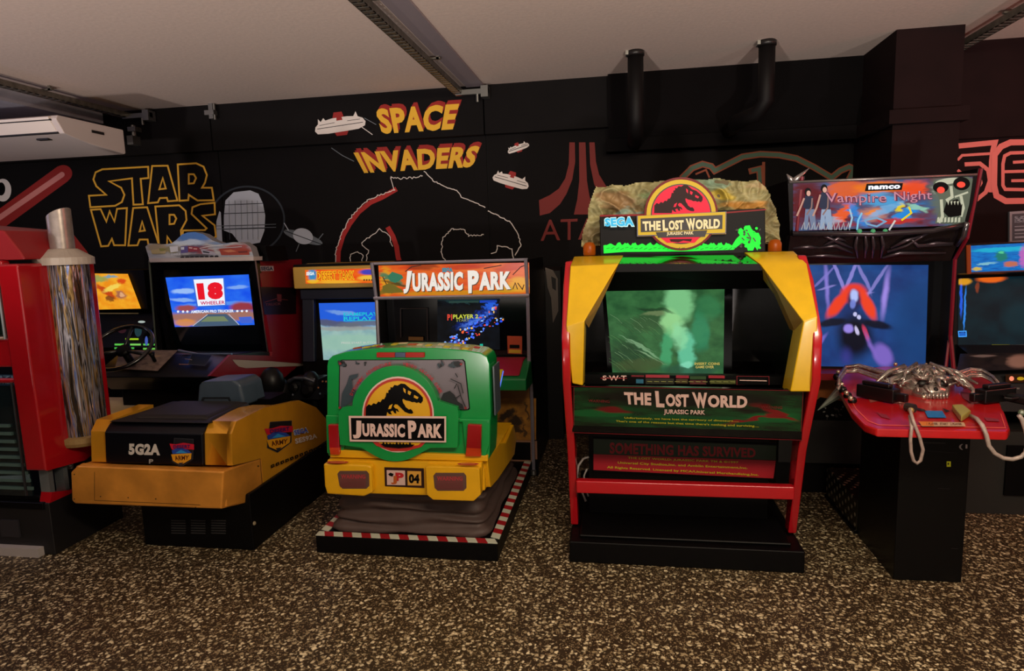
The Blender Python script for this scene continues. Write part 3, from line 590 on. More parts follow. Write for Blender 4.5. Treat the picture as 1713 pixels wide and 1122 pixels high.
oc = wpts([(1139.5+61.5*math.cos(t/30*math.pi), 357.8+61.5*math.sin(t/30*math.pi)) for t in range(60)], PY(3.495)); m.loop(oc, (0, .05, 0), mat('8c1820', .35))
m.loop(wpts(zk((500, 392), (1215, 352), (1212, 530), (505, 550)), PY(3.49)), (0, .05, 0), mat('c89a20', .35)); em = m.build('round_emblem', box)
a = Art(PY(3.49)); C_ = (1139.5, 357.8)
a.disc(C_, 61.5, 61.5, mat('8c1820', .4, emit=.3)); a.disc(C_, 58, 57.5, YG); a.disc(C_, 51, 50.5, DK); a.disc(C_, 49, 48.5, PKR)
def fk(*p): return [(1139.5+(x-470)*48/212*1.0, 357.8+(y-515)*48/205+1) for x, y in p]
trex(a, fk, mat('3a0810', .5, emit=.05), PKR)
a.quad(zk((630, 300), (800, 300), (800, 390), (610, 400)), mat('5a1c14', .5, emit=.1)) if False else None
a.poly(zk((680, 552), (1010, 548), (960, 600), (740, 600)), PKR); a.poly(zk((760, 570), (940, 568), (930, 590), (870, 582), (830, 596), (770, 590)), mat('5a0810', .5, emit=.05))
a.poly(zk((500, 385), (1212, 350), (1210, 525), (502, 548)), mat('40486a', .5)); a.poly(zk((508, 386), (1205, 354), (1203, 520), (510, 540)), YG); a.poly(zk((530, 408), (1182, 378), (1180, 490), (532, 516)), DK)
CR = mat('f0d8a0', .4, emit=.8)
for w, q in (('THE', ((545, 430), (690, 425), (690, 500), (550, 504))), ('L', ((703, 418), (748, 416), (750, 504), (708, 506))), ('OST', ((752, 424), (872, 418), (872, 496), (755, 500))), ('W', ((888, 408), (962, 404), (965, 502), (905, 500))), ('ORLD', ((965, 416), (1162, 408), (1158, 486), (968, 494)))): a.text(w, zk(*q), CR, .05)
a.poly(zk((650, 516), (1060, 500), (1040, 552), (670, 560)), DK); a.text('JURASSIC PARK', zk((738, 514), (950, 508), (950, 540), (738, 546)), CR, .03)
a.build('emblem_print', em)
for px, nm in ((986, 0), (1296, 1)):
    c = hit((px, 424-nm*4), PY(3.6)); m = M(); m.lathe([(.03, 0), (.033, .01), (.033, .05), (.022, .068), (.0, .072)], (c.x, 3.6, c.z-.01), (0, 0, 1), mat('c85a10', .3, emit=.25)); m.build('beacon_lamp', T, smooth=True)
m = M(); m.box(-.22, .82, 3.55, 4.1, 1.55, 1.585, BLK); m.build('top_board', T)
c0 = hit((980, 766), PY(3.62)); c1 = hit((966, 800), PY(3.5)); c2 = hit((984, 842), PY(3.7))
m = M(); m.tube([hit((x, y), PY(3.56)) for x, y in [(985, 764), (976, 767), (968, 778), (965, 795), (968, 812), (975, 826), (980, 838)]], .006, mat('a09a98', .5), 8); m.tube([hit((x, y), PY(3.58)) for x, y in [(982, 784), (977, 795), (978, 812), (984, 830)]], .005, mat('8a8684', .5), 8)
m.build('cable', T, smooth=True)
# ================================================================ jeep ride machine with its screen cabinet
JG = mat('0e9444', .22, noise=.04, nscale=10, coat=.5); JY = mat('e6ac10', .35, noise=.05, nscale=12, coat=.3)
T = thing('jeep_ride_cabinet', (-1.17, 4.2, 0), 'green and yellow jeep ride machine with grey bellows and orange marquee', 'arcade machine')
m = M(); m.box(-1.68, -.655, 3.21, 4.55, 0, .1, BLK); bs = m.build('ride_base', T, bevel=.006)
m = M(); R_ = mat('a0141c', .5); Wh = mat('c9cdb8', .5); z0, z1 = .1, .104
xs_ = -1.68; k = 0
while xs_ < -.66:
    x2 = min(xs_+.054, -.655); s = .025
    m.hexa([(xs_+.0, 3.212, z0), (x2, 3.212, z0), (max(x2-s, -1.68), 3.262, z0), (max(xs_-s, -1.68), 3.262, z0), (xs_, 3.212, z1), (x2, 3.212, z1), (max(x2-s, -1.68), 3.262, z1), (max(xs_-s, -1.68), 3.262, z1)], R_ if k % 2 else Wh); xs_ = x2; k += 1
for sx in (-.705, -1.68):
    y = 3.265; k = 0
    while y < 4.5:
        m.hexa([(sx, y+.02, z0), (sx+.05, y, z0), (sx+.05, y+.055, z0), (sx, y+.075, z0), (sx, y+.02, z1), (sx+.05, y, z1), (sx+.05, y+.055, z1), (sx, y+.075, z1)], R_ if k % 2 else Wh); y += .055; k += 1
tag(m.build('hazard_tape', bs), 'red and white hazard tape')
BEL = mat('4a3a36', .6, noise=.12, nscale=12, bump=.3)
m = M(); r = random.Random(3); rows = 13; prev = None; N_ = 40
prs = []
for i in range(rows):
    z = .1+.27*i/(rows-1); o = .028*math.sin(i*math.pi*.72)+.015*math.cos(i*.5); ring = []
    x0, x1, y0, y1 = -1.60-o, -.74+o, 3.30-o, 4.3+o
    for (ax, ay), (bx, by) in zip([(x0, y0), (x1, y0), (x1, y1), (x0, y1)], [(x1, y0), (x1, y1), (x0, y1), (x0, y0)]):
        for t in range(10):
            f = t/10; x = ax+(bx-ax)*f; y = ay+(by-ay)*f; e = abs(f-.5)*2; w = .012*math.sin(f*9+i*1.7)+.01*math.sin(f*23+i); nx, ny = (by-ay), -(bx-ax); l = math.hypot(nx, ny)
            ring.append((x+nx/l*w, y+ny/l*w, z+.012*math.sin(f*7+i*.9)*(0 < i < rows-1)))
    prs.append(ring)
vs = [p for q in prs for p in q]; m.add(vs, [(i*40+j, i*40+(j+1) % 40, (i+1)*40+(j+1) % 40, (i+1)*40+j) for i in range(rows-1) for j in range(40)]+[tuple(range((rows-1)*40, rows*40))], BEL)
m.build('bellows', T, smooth=True, sub=1)
# yellow tub
m = M(); xL, xR = -1.585, -.70
prof = [(547, 771), (551, 824), (622, 828), (632, 824), (712, 826), (722, 831), (800, 831), (808, 822), (806, 776), (720, 773), (712, 769), (632, 767), (624, 772)]
o3 = wpts([(547, 769), (551, 822), (556, 824), (798, 831), (804, 828), (806, 774)], PY(3.2)); m.loop(o3, (0, .14, 0), JY)
m.box(xL+.01, xR-.02, 3.25, 4.15, .375, .5, JY)
m.prism([(3.3, .375), (3.25, .54), (3.6, .53), (3.8, .47), (4.1, .50), (4.2, .38), (4.1, .3), (3.5, .345)], 'x', xR-.07, xR, JY); m.prism([(3.3, .375), (3.25, .54), (3.6, .53), (3.8, .47), (4.1, .50), (4.2, .38), (4.1, .3), (3.5, .345)], 'x', xL, xL+.07, JY)
tub = m.build('tub', T, bevel=.012, seg=3)
m = M()
m.loop(wpts([(547, 771), (549, 808), (553, 821), (614, 825), (628, 819), (626, 776), (620, 773)], PY(3.2)), (0, -.045, 0), JY); bmp = m.build('bumper', T, bevel=.014, seg=3); m = M(); m.loop(wpts([(716, 776), (718, 822), (728, 830), (796, 832), (807, 822), (805, 781), (798, 777), (722, 775)], PY(3.2)), (0, -.045, 0), JY)
bmp2 = m.build('bumper', T, bevel=.014, seg=3)
GRL = pic('speaker_grille', '6a4c48', '8a2c30', 30, rough=.6)
for q in (zf((92, 850), (290, 850), (292, 962), (105, 962)), zf((692, 862), (898, 862), (900, 975), (700, 978))):
    a = Art(PY(3.155)); (x0, y0), (x1, _), (x2, y2), (x3, _) = q
    a.poly([(x0+4, y0), (x1-4, y0), (x1, y0+5), (x2, y2-5), (x2-5, y2), (x3+5, y2), (x3, y2-5), (x0, y0+5)], mat('5e4038', .6))
    a.text('WARNING', [(x0+6, y0+6), (x1-6, y0+6), (x1-6, y0+13), (x0+6, y0+13)], mat('b03038', .6), .03)
    for k in range(8): a.stroke([(x0+5, y0+10+k*2.2+(5 if k else 0)-4), (x1-5, y0+10.5+k*2.2+(5 if k else 0)-4)], .7, mat('8e343a', .6))
    a.build('speaker_grille', bmp if x0 < 680 else bmp2)
for x, y in ((565, 773), (783, 776)):
    a = Art(PZ(hit((x, y), PY(3.17)).z+.003)); a.disc((x, y), 18, 2.2, mat('b02c30', .5)); a.stroke([(x-12, y), (x+12, y)], .8, mat('e0b040', .5)); a.build('sticker', bmp if x < 680 else bmp2)
a = Art(PY(3.199)); a.poly([(643, 781), (709, 783), (710, 816), (644, 813)], mat('2a0d0a', .4))
a.poly(zf((400, 845), (515, 848), (517, 940), (403, 938)), mat('d8b8b0', .4)); a.poly(zf((530, 850), (616, 852), (618, 942), (532, 940)), mat('d8a040', .4))
a.text('P', zf((455, 860), (508, 862), (508, 915), (455, 912)), mat('c02028', .4), .06); a.text('J', zf((428, 880), (465, 882), (465, 935), (428, 932)), mat('b85a20', .4), .05); a.poly(zf((410, 870), (425, 860), (445, 868), (438, 885), (420, 880)), BLK)
a.text('04', zf((540, 868), (606, 870), (606, 928), (540, 926)), BLK, .06); a.build('number_plate', tub)
# green body shell
sh = [(549, 762), (547, 700), (547, 612), (549, 602), (556, 595), (580, 588), (620, 583), (670, 581), (730, 582), (780, 586), (804, 590), (815, 597), (819, 608), (821, 690), (820, 740), (818, 768)]
m = M(); m.loop(wpts(sh, PY(3.24)), (0, .2, .0), JG); body = m.build('body_shell', T, bevel=.02, seg=3)
m = M(); m.loop(wpts([(547, 693), (821, 700), (820, 741), (812, 766), (780, 764), (774, 705), (590, 700), (575, 757), (549, 757)], PY(3.24)), (0, -.018, 0), JG); m.build('tailgate_trim', body, bevel=.006)
m = M(); m.loop(wpts([(552, 752), (816, 762), (816, 772), (552, 765)], PY(3.22)), (0, .2, 0), JY); m.build('sill', T, bevel=.004)
a = Art(PY(3.24), start=.003)
win = zf((105, 165), (118, 155), (880, 152), (892, 165), (922, 460), (912, 470), (118, 466), (100, 452)); a.poly(win, BLK)
gl = [(x+(666-x)*.015, y+(640-y)*.03) for x, y in win]
a.poly(gl, mat('77707a', .4))
r = random.Random(9); SL = mat('30404a', .5); DKG = mat('1c2024', .5)
for c, n_, R_0 in (((135, 180), 7, 26), ((245, 175), 5, 16), ((820, 190), 7, 30), ((760, 180), 5, 20)):
    for k in range(n_): a.disc(zf((c[0]+r.uniform(-30, 30), c[1]+r.uniform(-15, 15)))[0], r.uniform(.3, 1)*R_0/3.7, r.uniform(.2, .6)*R_0/3.7, SL if k % 2 else DKG, 7, r.uniform(0, 90))
a.poly(zf((120, 460), (130, 360), (160, 300), (175, 250), (230, 238), (225, 262), (190, 275), (195, 330), (235, 360), (215, 400), (160, 430), (150, 462)), SL)
a.poly(zf((730, 430), (760, 360), (800, 345), (830, 370), (850, 410), (880, 430), (890, 460), (800, 440)), DKG)
for p in ([(850, 310), (870, 380), (905, 460)], [(850, 260), (835, 235)], [(805, 270), (870, 300), (885, 360)], [(820, 400), (870, 370)], [(845, 300), (830, 330)]): a.stroke(zf(*p), 1.6, DKG)
for p in ((120, 175), (872, 178), (900, 450), (118, 448)): a.disc(zf(p)[0], 2, 2, mat('8a2020', .5))
RT_ = mat('b02a34', .5); cc = zf((472, 500))[0]
a.arctext('DYNAMIC ADVENTURE', cc, 80, -157, -96, 5, RT_, .03, 1.06); a.arctext('VIDEO ARCADE GAME', cc, 80, -83, -26, 5, RT_, .03, 1.06)
tag(a.build('rear_window', body), 'grey printed rear window with dark plants')
m = M()
def arc_pts(c, rx, ry, a0, a1, n): return [(c[0]+rx*math.cos(math.radians(a0+(a1-a0)*i/n)), c[1]+ry*math.sin(math.radians(a0+(a1-a0)*i/n))) for i in range(n+1)]
cc = (666, 693)
pq = zf((120, 560), (120, 475), (145, 440), (205, 432))+arc_pts(cc, 74, 84, -162, -18, 24)+zf((855, 440), (862, 480), (855, 690), (690, 690))+arc_pts(cc, 70, 74, 62, 118, 12)+zf((260, 690), (130, 672))
m.loop(wpts(pq, PY(3.235)), (0, -.045, 0), JG); plq = m.build('emblem_mount', body, bevel=.016, seg=3)
a = Art(PY(3.188)); PKW = mat('e8c8c0', .4)
a.disc(cc, 60, 63.5, PKW); a.disc(cc, 57.5, 60.5, mat('c03028', .4)); a.disc(cc, 54.5, 57, mat('c86010', .4)) ; a.disc(cc, 53.5, 56, mat('e8b020', .35))
a.poly([(615, 730), (718, 733), (705, 747), (680, 754), (655, 754), (630, 745)], mat('c03028', .4)); a.poly([(618, 728), (716, 731), (700, 744), (668, 747), (636, 741)], mat('e8b020', .35))
trex(a, zf, BLK, mat('e8b020', .35))
for i in range(9): a.poly([(640+i*5.6, 743), (642+i*5.6, 737+(i*5 % 4)), (645+i*5.6, 743)], BLK)
a.poly([(638, 741), (695, 742), (690, 746), (668, 748), (645, 746)], BLK)
a.poly(zf((168, 502), (776, 505), (776, 668), (175, 662)), PKW); a.poly(zf((182, 515), (765, 518), (765, 658), (187, 650)), BLK)
for w, q in (('J', ((195, 530), (248, 532), (246, 645), (195, 642))), ('URASSIC', ((252, 548), (520, 552), (520, 636), (256, 630))), ('P', ((537, 530), (592, 532), (590, 645), (542, 643))), ('ARK', ((596, 550), (752, 552), (752, 640), (598, 636)))): a.text(w, zf(*q), PKW, .055)
a.build('round_emblem', plq)
m = M(); q = mat('d83020', .35, emit=.2)
m.loop(wpts(zf((342, 108), (455, 108), (455, 138), (342, 138)), PY(3.24)), (0, -.015, 0), q); m.loop(wpts(zf((522, 108), (640, 108), (640, 138), (522, 138)), PY(3.24)), (0, -.015, 0), q); m.loop(wpts(zf((455, 108), (522, 108), (522, 138), (455, 138)), PY(3.24)), (0, -.012, 0), mat('3a4a6a', .4)); m.build('brake_light', body, bevel=.003)
for q in (((48, 552), (115, 552), (118, 695), (55, 695), (118, 740), (62, 738)), ((915, 550), (1000, 555), (998, 700), (905, 695), (998, 750), (900, 748))):
    P_ = zf(*q); m = M(); m.loop(wpts([P_[0], P_[1], P_[2], P_[3]], PY(3.23)), (0, -.03, 0), mat('9c0c14', .2, coat=.5)); m.loop(wpts([P_[3], P_[2], P_[4], P_[5]], PY(3.23)), (0, -.03, 0), mat('c03a10', .25, coat=.5)); m.build('tail_light', body, bevel=.004)
m = M(); m.box(-.66, -.652, 3.27, 3.42, .78, 1.04, mat('4c5860', .3)); m.build('side_window', body)
r = random.Random(12); top = sorted([(hit(p, PY(3.24)).x, hit(p, PY(3.24)).z) for p in sh[4:13]])
def roofz(x):
    for (xa, za_), (xb_, zb2) in zip(top, top[1:]):
        if xa <= x <= xb_: return za_+(zb2-za_)*(x-xa)/(xb_-xa)
    return top[0][1]
for i in range(14):
    x = -1.43+.052*i+r.uniform(-.01, .01); y = r.uniform(3.29, 3.40); m = M(); z_ = roofz(x)-.001; w_ = r.uniform(.014, .024); d_ = r.uniform(.012, .03)
    sl = (roofz(x+.01)-roofz(x-.01))/.02
    m.hexa([(x+dx*w_, y+dy*d_, z_+dx*w_*sl+h_) for h_ in (0, .004) for dx, dy in ((-1, -1), (1, -1), (1, 1), (-1, 1))], mat(r.choice(['c8501c', 'd8c030', 'b0202c', 'e0c8a0']), .4)); m.build('roof_sticker', body)
m = M(); m.box(-1.45, -.8, 3.6, 4.0, .5, .62, BLK); m.box(-1.45, -.8, 3.56, 3.64, .6, 1.0, BLK); m.build('seat', T, bevel=.03)
# screen cabinet
cxL, cxR = -1.745, -.625
m = M(); SD = mat('0d0b0c', .4, spec=.25); TM = mat('b8b4c4', .3, .6)
for x in (cxL, cxR-.025): m.prism([(4.53, 0), (4.53, .62), (4.45, .85), (4.47, 1.3), (4.42, 1.56), (5.3, 1.56), (5.42, 1.3), (5.42, 0)], 'x', x, x+.025, SD)
m.box(cxL+.02, cxR-.02, 4.75, 5.4, 0, 1.3, BLK); m.box(cxL+.02, cxR-.02, 4.48, 5.3, 1.31, 1.55, BLK); m.box(cxL+.02, cxR-.02, 4.56, 4.8, 0, .62, BLK); cab = m.build('cabinet_body', T)
m = M()
for x in (cxL-.002, cxR-.027): m.tube([(x+.015, 4.525, .02), (x+.015, 4.525, .62), (x+.015, 4.445, .85), (x+.015, 4.465, 1.3), (x+.015, 4.415, 1.565)], .013, TM, 6)
m.tube([(cxL, 4.43, 1.56), (cxR, 4.43, 1.56)], .01, TM, 6); m.tube([(cxL, 4.45, 1.315), (cxR, 4.45, 1.315)], .012, TM, 6); m.build('edge_trim', cab)
pl = P3((0, 4.44, 1.55), (1, 4.44, 1.55), (0, 4.46, 1.32)); a = Art(pl)
mq = pic('marquee_print', 'e04818', 'f07020', 7, [(.05, .5, .05, .6, 0, 'e8a020', .9), (.09, .55, .05, .3, 20, '2c7c5c', .9), (.06, .25, .05, .3, -20, '7a6a20', .9), (.12, .4, .04, .2, 40, '4a3c18', .8), (.3, .95, .14, .16, -8, '5a1008', .6), (.6, .9, .2, .1, 10, 'b82010', .6), (.9, .9, .1, .3, -30, 'c02a10', .7), (.93, .3, .1, .35, 0, 'f0b020', .8), (.85, .15, .1, .15, 0, 'd8a018', .8), (.5, .08, .5, .1, 0, 'c8a018', .6)], emit=.85, distort=.05, dscale=14)
a.quad([(633, 444), (885, 439), (886, 491), (636, 496)], mq)
for p in (((700, 90), (740, 60), (800, 50)), ((1190, 70), (1300, 50)), ((1370, 110), (1420, 60), (1450, 50)), ((1370, 200), (1385, 160), (1400, 200)), ((1400, 160), (1430, 200), (1440, 170)), ((560, 120), (600, 200), (690, 215)), ((560, 180), (620, 225))): a.stroke(ze(*p), 1.5, mat('3a0c06', .5))
a.poly(ze((590, 120), (620, 90), (680, 110), (690, 130), (640, 160), (610, 150)), mat('3c8c6c', .4, emit=.5)); a.poly(ze((560, 180), (600, 160), (680, 200), (690, 218), (600, 225), (560, 215)), mat('8c8030', .4, emit=.4))
a.text('SEGA', ze((930, 66), (996, 64), (998, 92), (932, 94)), mat('2890a8', .4, emit=.7), .08)
SW_ = mat('e8e4dc', .4, emit=.85)
for mm_, dx in ((mat('4a3a18', .4), 1.3), (SW_, 0)):
    for w, q in (('J', ((695, 85), (745, 84), (720, 225), (690, 225))), ('URASSIC', ((745, 98), (1062, 88), (1060, 206), (748, 214))), ('P', ((1090, 82), (1165, 80), (1150, 222), (1095, 224))), ('ARK', ((1160, 92), (1360, 86), (1360, 198), (1162, 206)))):
        a.text(w, [(x+dx, y+dx) for x, y in ze(*q)], mm_, .055)
a.build('marquee', cab)
m = M(); m.box(cxL+.03, cxR-.03, 4.62, 4.66, .85, 1.3, mat('08080c', .12, coat=.5)); gl = m.build('screen_glass', cab)
a = Art(PY(4.62)); jm = pic('night_screen', '06080c', '0c121a', 6, [(.62, .62, .5, .13, 33, '1c48d0', .9, 1), (.62, .6, .42, .06, 33, '5a8cf8', .85, .9), (.7, .5, .34, .03, 35, '2a5af0', .8), (.3, .1, .14, .1, 0, '5a6cf0', .7), (.85, .86, .12, .1, 20, '2a6cf8', .9), (.5, 1.0, .6, .08, 0, '1c3c40', .7)], emit=.8, distort=.12, dscale=16)
a.quad(ze((900, 265), (1285, 262), (1290, 575), (900, 575)), jm); r = random.Random(21)
for i in range(95):
    t = r.random(); b_ = i % 2; x = 950+330*t+r.uniform(-14, 14)+(40 if b_ else 0); y = (540-230*t if not b_ else 560-190*t)+r.uniform(-16, 16)
    a.disc(ze((x, y))[0], r.uniform(.8, 2.6), r.uniform(.8, 2.4), mat(r.choice(['3a78ff', '2a50e8', '8cb4ff', 'e86030', 'f0c060', 'd83c3c', '4a6cf0', '6090ff']), .5, emit=1.0), 7)
a.text('PLAYER 2', ze((1010, 352), (1165, 350), (1165, 375), (1010, 378)), mat('c8d048', .5, emit=.9), .03); a.text('START', ze((1030, 380), (1110, 379), (1110, 395), (1030, 396)), mat('a0a850', .5, emit=.6), .02); a.text('P1', ze((975, 350), (1005, 350), (1005, 388), (975, 388)), mat('e04838', .5, emit=.8), .05)
a.stroke(ze((985, 275), (1170, 272)), 3, mat('3c5c54', .5, emit=.5)); a.stroke(ze((1175, 272), (1280, 270)), 4, mat('2048c0', .5, emit=.8)); a.stroke(ze((1185, 532), (1187, 580)), 5, mat('20c0a8', .5, emit=.7))
a.build('screen_picture', gl)
a = Art(PY(4.6)); a.poly(ze((1335, 490), (1428, 492), (1428, 604), (1338, 600)), mat('b0401c', .5)); a.poly(ze((1350, 545), (1412, 546), (1412, 568), (1350, 567)), BLK); a.poly(ze((1345, 575), (1420, 577), (1420, 598), (1345, 596)), mat('c8a020', .5)); a.build('instruction_card', cab)
a = Art(PY(4.6)); a.poly(ze((1360, 652), (1415, 654), (1415, 680), (1360, 678)), mat('c86068', .5)); a.build('warning_label', cab)
a = Art(PY(4.6)); a.poly(ze((720, 495), (812, 497), (812, 520), (720, 518)), mat('6a4418', .5)); a.build('brass_label', cab)
a = Art(PY(4.6))
a.stroke(ze((670, 320), (835, 318), (838, 520)), 1.2, mat('2c1c1c', .4)); a.stroke(ze((670, 320), (672, 500)), 1.2, mat('2c1c1c', .4)); a.build('speaker_outline', cab)
# control shelf
m = M(); q = [hit(p, PY(y)) for p, y in zip([(812, 617), (860, 619), (887, 634), (886, 654), (838, 666), (812, 664)], [4.5, 4.5, 4.25, 4.25, 4.1, 4.1])]
m.prism([(4.6, .86), (4.42, .86), (4.2, .78), (4.2, .7), (4.6, .68)], 'x', cxL+.03, cxR-.0, mat('0a7038', .35, coat=.3)); m.prism([(4.58, .865), (4.44, .875), (4.22, .80), (4.25, .79), (4.5, .82)], 'x', -.98, cxR-.05, mat('9c1830', .4)); m.build('control_shelf', cab, bevel=.01)
a = Art(PY(4.19)); a.quad(ze((1220, 700), (1310, 698), (1310, 708), (1220, 708)), mat('c8b820', .4)); a.poly([(820, 620), (840, 620), (836, 645), (820, 643)], mat('d8b020', .4, emit=.3)); a.poly([(822, 624), (836, 624), (833, 636), (822, 636)], mat('18a060', .4, emit=.6)); a.stroke([(842, 620), (836, 648)], 2, mat('5c80f0', .4, emit=.9)); a.build('display_label', cab)
m = M(); m.box(cxL+.03, cxR-.03, 4.54, 4.57, .1, .66, mat('8a5c20', .5)); fp = m.build('front_panel', cab)
a = Art(PY(4.54)); a.quad(zi((60, 690), (272, 690), (272, 885), (60, 885)), pic('front_print', 'b07820', '8c5c1c', 5, [(.35, .6, .3, .12, 25, '1a0f08', .95), (.55, .45, .2, .2, 0, '1c1008', .95), (.6, .25, .16, .08, -20, '1a0f08', .9), (.8, .7, .04, .3, 10, '1a0f08', .8), (.75, .2, .04, .2, 10, '1a0f08', .8), (.2, .4, .12, .1, 0, '1a0f08', .9)], distort=.1, dscale=9, rough=.5))
a.poly(zi((60, 885), (276, 890), (278, 985), (60, 985)), mat('9a7058', .5)); a.poly(zi((160, 895), (245, 897), (247, 980), (160, 978)), BLK); a.build('front_print', fp)
a = Art(PX(cxR+.0005)) if False else None
m = M(); m.box(cxR-.02, cxR+.02, 4.53, 4.58, 0, .12, BLK); m.lathe([(.02, 0), (.02, .03)], (cxR-.01, 4.5, .02), (0, 0, 1), STEEL, 10); m.build('levelling_foot', cab)
# ================================================================ dark cabinet behind the jeep machine
T = thing('dark_cabinet', (-.55, 5.35, 0), 'dark cabinet with worn white side print behind the jeep machine', 'arcade machine')
def side(px, py, x): return hit((px, py), PX(x))
m = M(); m.prism([(5.44, 0), (5.44, 1.44), (5.5, 1.47), (5.6, 1.47), (5.66, 1.3), (5.66, 0)], 'x', -.9, -.5, mat('100e0e', .5)); o = m.build('cabinet_body', T)
a = Art(PY(5.44)); a.poly([(912, 447), (925, 452), (933, 466), (934, 520), (925, 540), (922, 498), (916, 480)], mat('807870', .6)); a.poly([(922, 462), (930, 466), (930, 486), (924, 482)], mat('100e0e', .5)); a.build('side_print', o)
# ================================================================ golden tank driving machine
GO = mat('dc9c28', .2, .35, noise=.12, nscale=5); GOL = mat('e0963a', .3, .3, noise=.3, nscale=4)
T = thing('tank_driving_cabinet', (-2.4, 4.0, 0), 'golden tank driving machine with rear body marked 5G2A and desert marquee', 'arcade machine')
xr = -2.07
m = M(); m.box(-2.737, -2.05, 3.2, 3.84, 0, .33, BLK); m.box(-2.62, -2.05, 3.84, 4.9, 0, .33, BLK); m.box(-2.9, -2.12, 3.15, 3.84, .3, .36, BLK); bs = m.build('base', T, bevel=.006)
for x0 in (287, 320, 354):
    m = M()
    for k in range(6):
        q = wpts([(x0, 869+k*4.2), (x0+24, 869.6+k*4.2), (x0+24, 871.4+k*4.2), (x0, 870.8+k*4.2)], PY(3.2)); m.loop(q, (0, -.004, 0), mat('2c2b2c', .5))
    m.build('vent', bs)
for x, y, c in ((425, 875, '8a7c60'), (482, 878, '904038')): p = hit((x, y), PX(-2.05)); m = M(); m.ball(p, .012, mat(c, .4), 8); m.build('bolt', bs)
# lower hull
low = wpts([(118, 790), (130, 779), (374, 789), (370, 852), (126, 843), (120, 838)], PY(3.0))
m = M(); zt_ = .532; zb_ = .325
m.sheet([low[5], low[4], low[3], low[2], low[1], low[0], (xr, 3.38, .475), (xr, 3.37, .236)], [(0, 1, 2, 3, 4, 5), (3, 2, 7, 6)], (-.02, .06, 0), GOL)
m.hexa([(-2.97, 3.03, .33), (xr-.01, 3.03, .32), (xr-.01, 3.4, .24), (-2.97, 3.4, .26), (-2.97, 3.03, .53), (xr-.01, 3.03, .525), (xr-.01, 3.4, .475), (-2.97, 3.4, .5)], GOL)
lo = m.build('lower_hull', T, bevel=.012)
a = Art(PY(3.0), start=.002); LN = mat('4a3410', .5)
a.stroke(zo((150, 385), (150, 570), (840, 600)), .7, LN)
for x, y in ((190, 545), (370, 552), (550, 560), (810, 615), (22, 400), (22, 560)): a.disc(zo((x, y))[0], 1.2, 1.2, LN, 8)
for p in () if True else (zo((235, 400), (300, 400), (290, 480), (280, 575), (255, 570)), zo((430, 470), (470, 500), (475, 580), (430, 580)), zo((660, 560), (700, 440), (720, 395), (745, 450), (800, 590))): a.poly(p, mat('6a4418', .45, .4))
a.build('panel_seam', lo)
a = Art(PX(xr), start=.002); a.stroke(zo((1050, 350), (1225, 300), (1245, 548)), .8, LN); a.disc(zo((1212, 348))[0], 1.6, 1.6, LN, 8); a.build('panel_seam', lo)
# upper hull
def side(p, x=xr): return hit(p, PX(x))
sp = [(3.10, .53), (3.12, .70), (3.17, .755), (3.45, .76), (3.87, .705), (4.1, .60), (4.3, .43), (4.3, .2), (4.23, .12), (3.38, .24), (3.38, .475)]
m = M(); m.prism(sp, 'x', xr-.03, xr, GO)
m.prism([(3.10, .53), (3.12, .70), (3.17, .755), (3.45, .76), (3.6, .74), (3.6, .53)], 'x', xr-.16, xr-.03, GO)
m.prism([(3.10, .53), (3.12, .70), (3.17, .755), (3.5, .76), (3.5, .45)], 'x', -2.93, -2.83, GO)
hu = m.build('upper_hull', T, bevel=.03, seg=4)
m = M(); m.prism([(3.085, .53), (3.10, .70), (3.15, .745), (3.3, .75), (3.3, .53)], 'x', -2.83, xr-.16, mat('06070e', .3, spec=.3)); rp = m.build('rear_panel', T, bevel=.01)
# printing on the rear
a = Art(P3((0, 3.085, .53), (1, 3.085, .53), (0, 3.10, .70)), start=.002)
a.text('5G2A', zo((372, 200), (578, 204), (576, 278), (372, 274)), mat('c8c4bc', .4), .06); a.text('P', zo((505, 302), (535, 302), (530, 332), (505, 332)), mat('9a9690', .4), .04)
def badge(a, f):
    a.poly(f((672, 165), (795, 172), (792, 300), (715, 352), (655, 315)), mat('15161c', .4)); a.stroke(f((672, 165), (795, 172), (792, 300), (715, 352), (655, 315)), .5, mat('4a4a50', .4), True)
    a.poly(f((640, 200), (680, 205), (730, 195), (800, 205), (800, 240), (730, 235), (655, 240)), mat('c01830', .4)); a.poly(f((655, 245), (700, 225), (760, 240), (785, 262), (660, 268)), mat('2244a0', .4))
    a.poly(f((680, 262), (715, 240), (760, 262)), mat('2c8cd0', .4)); a.poly(f((652, 270), (785, 262), (782, 300), (715, 340), (665, 312)), mat('d8961c', .4))
    a.text('ARMY', f((670, 280), (770, 276), (765, 305), (680, 310)), mat('501808', .4), .03); a.poly(f((700, 325), (735, 322), (715, 345)), mat('2c2c34', .4)); a.text('DESERT', f((668, 210), (778, 206), (778, 230), (668, 232)), mat('2a1a60', .4), .03)
badge(a, zo); a.build('rear_print', rp)
# side printing
a = Art(PX(xr), start=.004)
def fs(*p):
    o = []
    for x, y in p:
        u = (x-640)/160; v = (y-165)/187; o += zo((1250+u*185, 65+v*205-u*22))
    return o
badge(a, fs)
a.text('SEGA', zo((1432, 112), (1530, 92), (1535, 130), (1440, 150)), mat('c8d4e0', .4), .08); a.text('SEGA', zo((1436, 116), (1526, 97), (1530, 126), (1444, 145)), mat('2a48c0', .4), .04)
a.text('SES92A', zo((1442, 170), (1585, 135), (1590, 165), (1448, 205)), mat('d8d0c8', .4), .04)
x = 1285
for k in range(14):
    x0 = 1285+k*30; y0 = 342-k*12.2; a.poly(zo((x0, y0), (x0+22, y0-10), (x0+26, y0+8), (x0+4, y0+19)), BLK); a.disc(zo((x0+13, y0+5))[0], .9, .9, GO, 6)
a.build('side_print', hu)
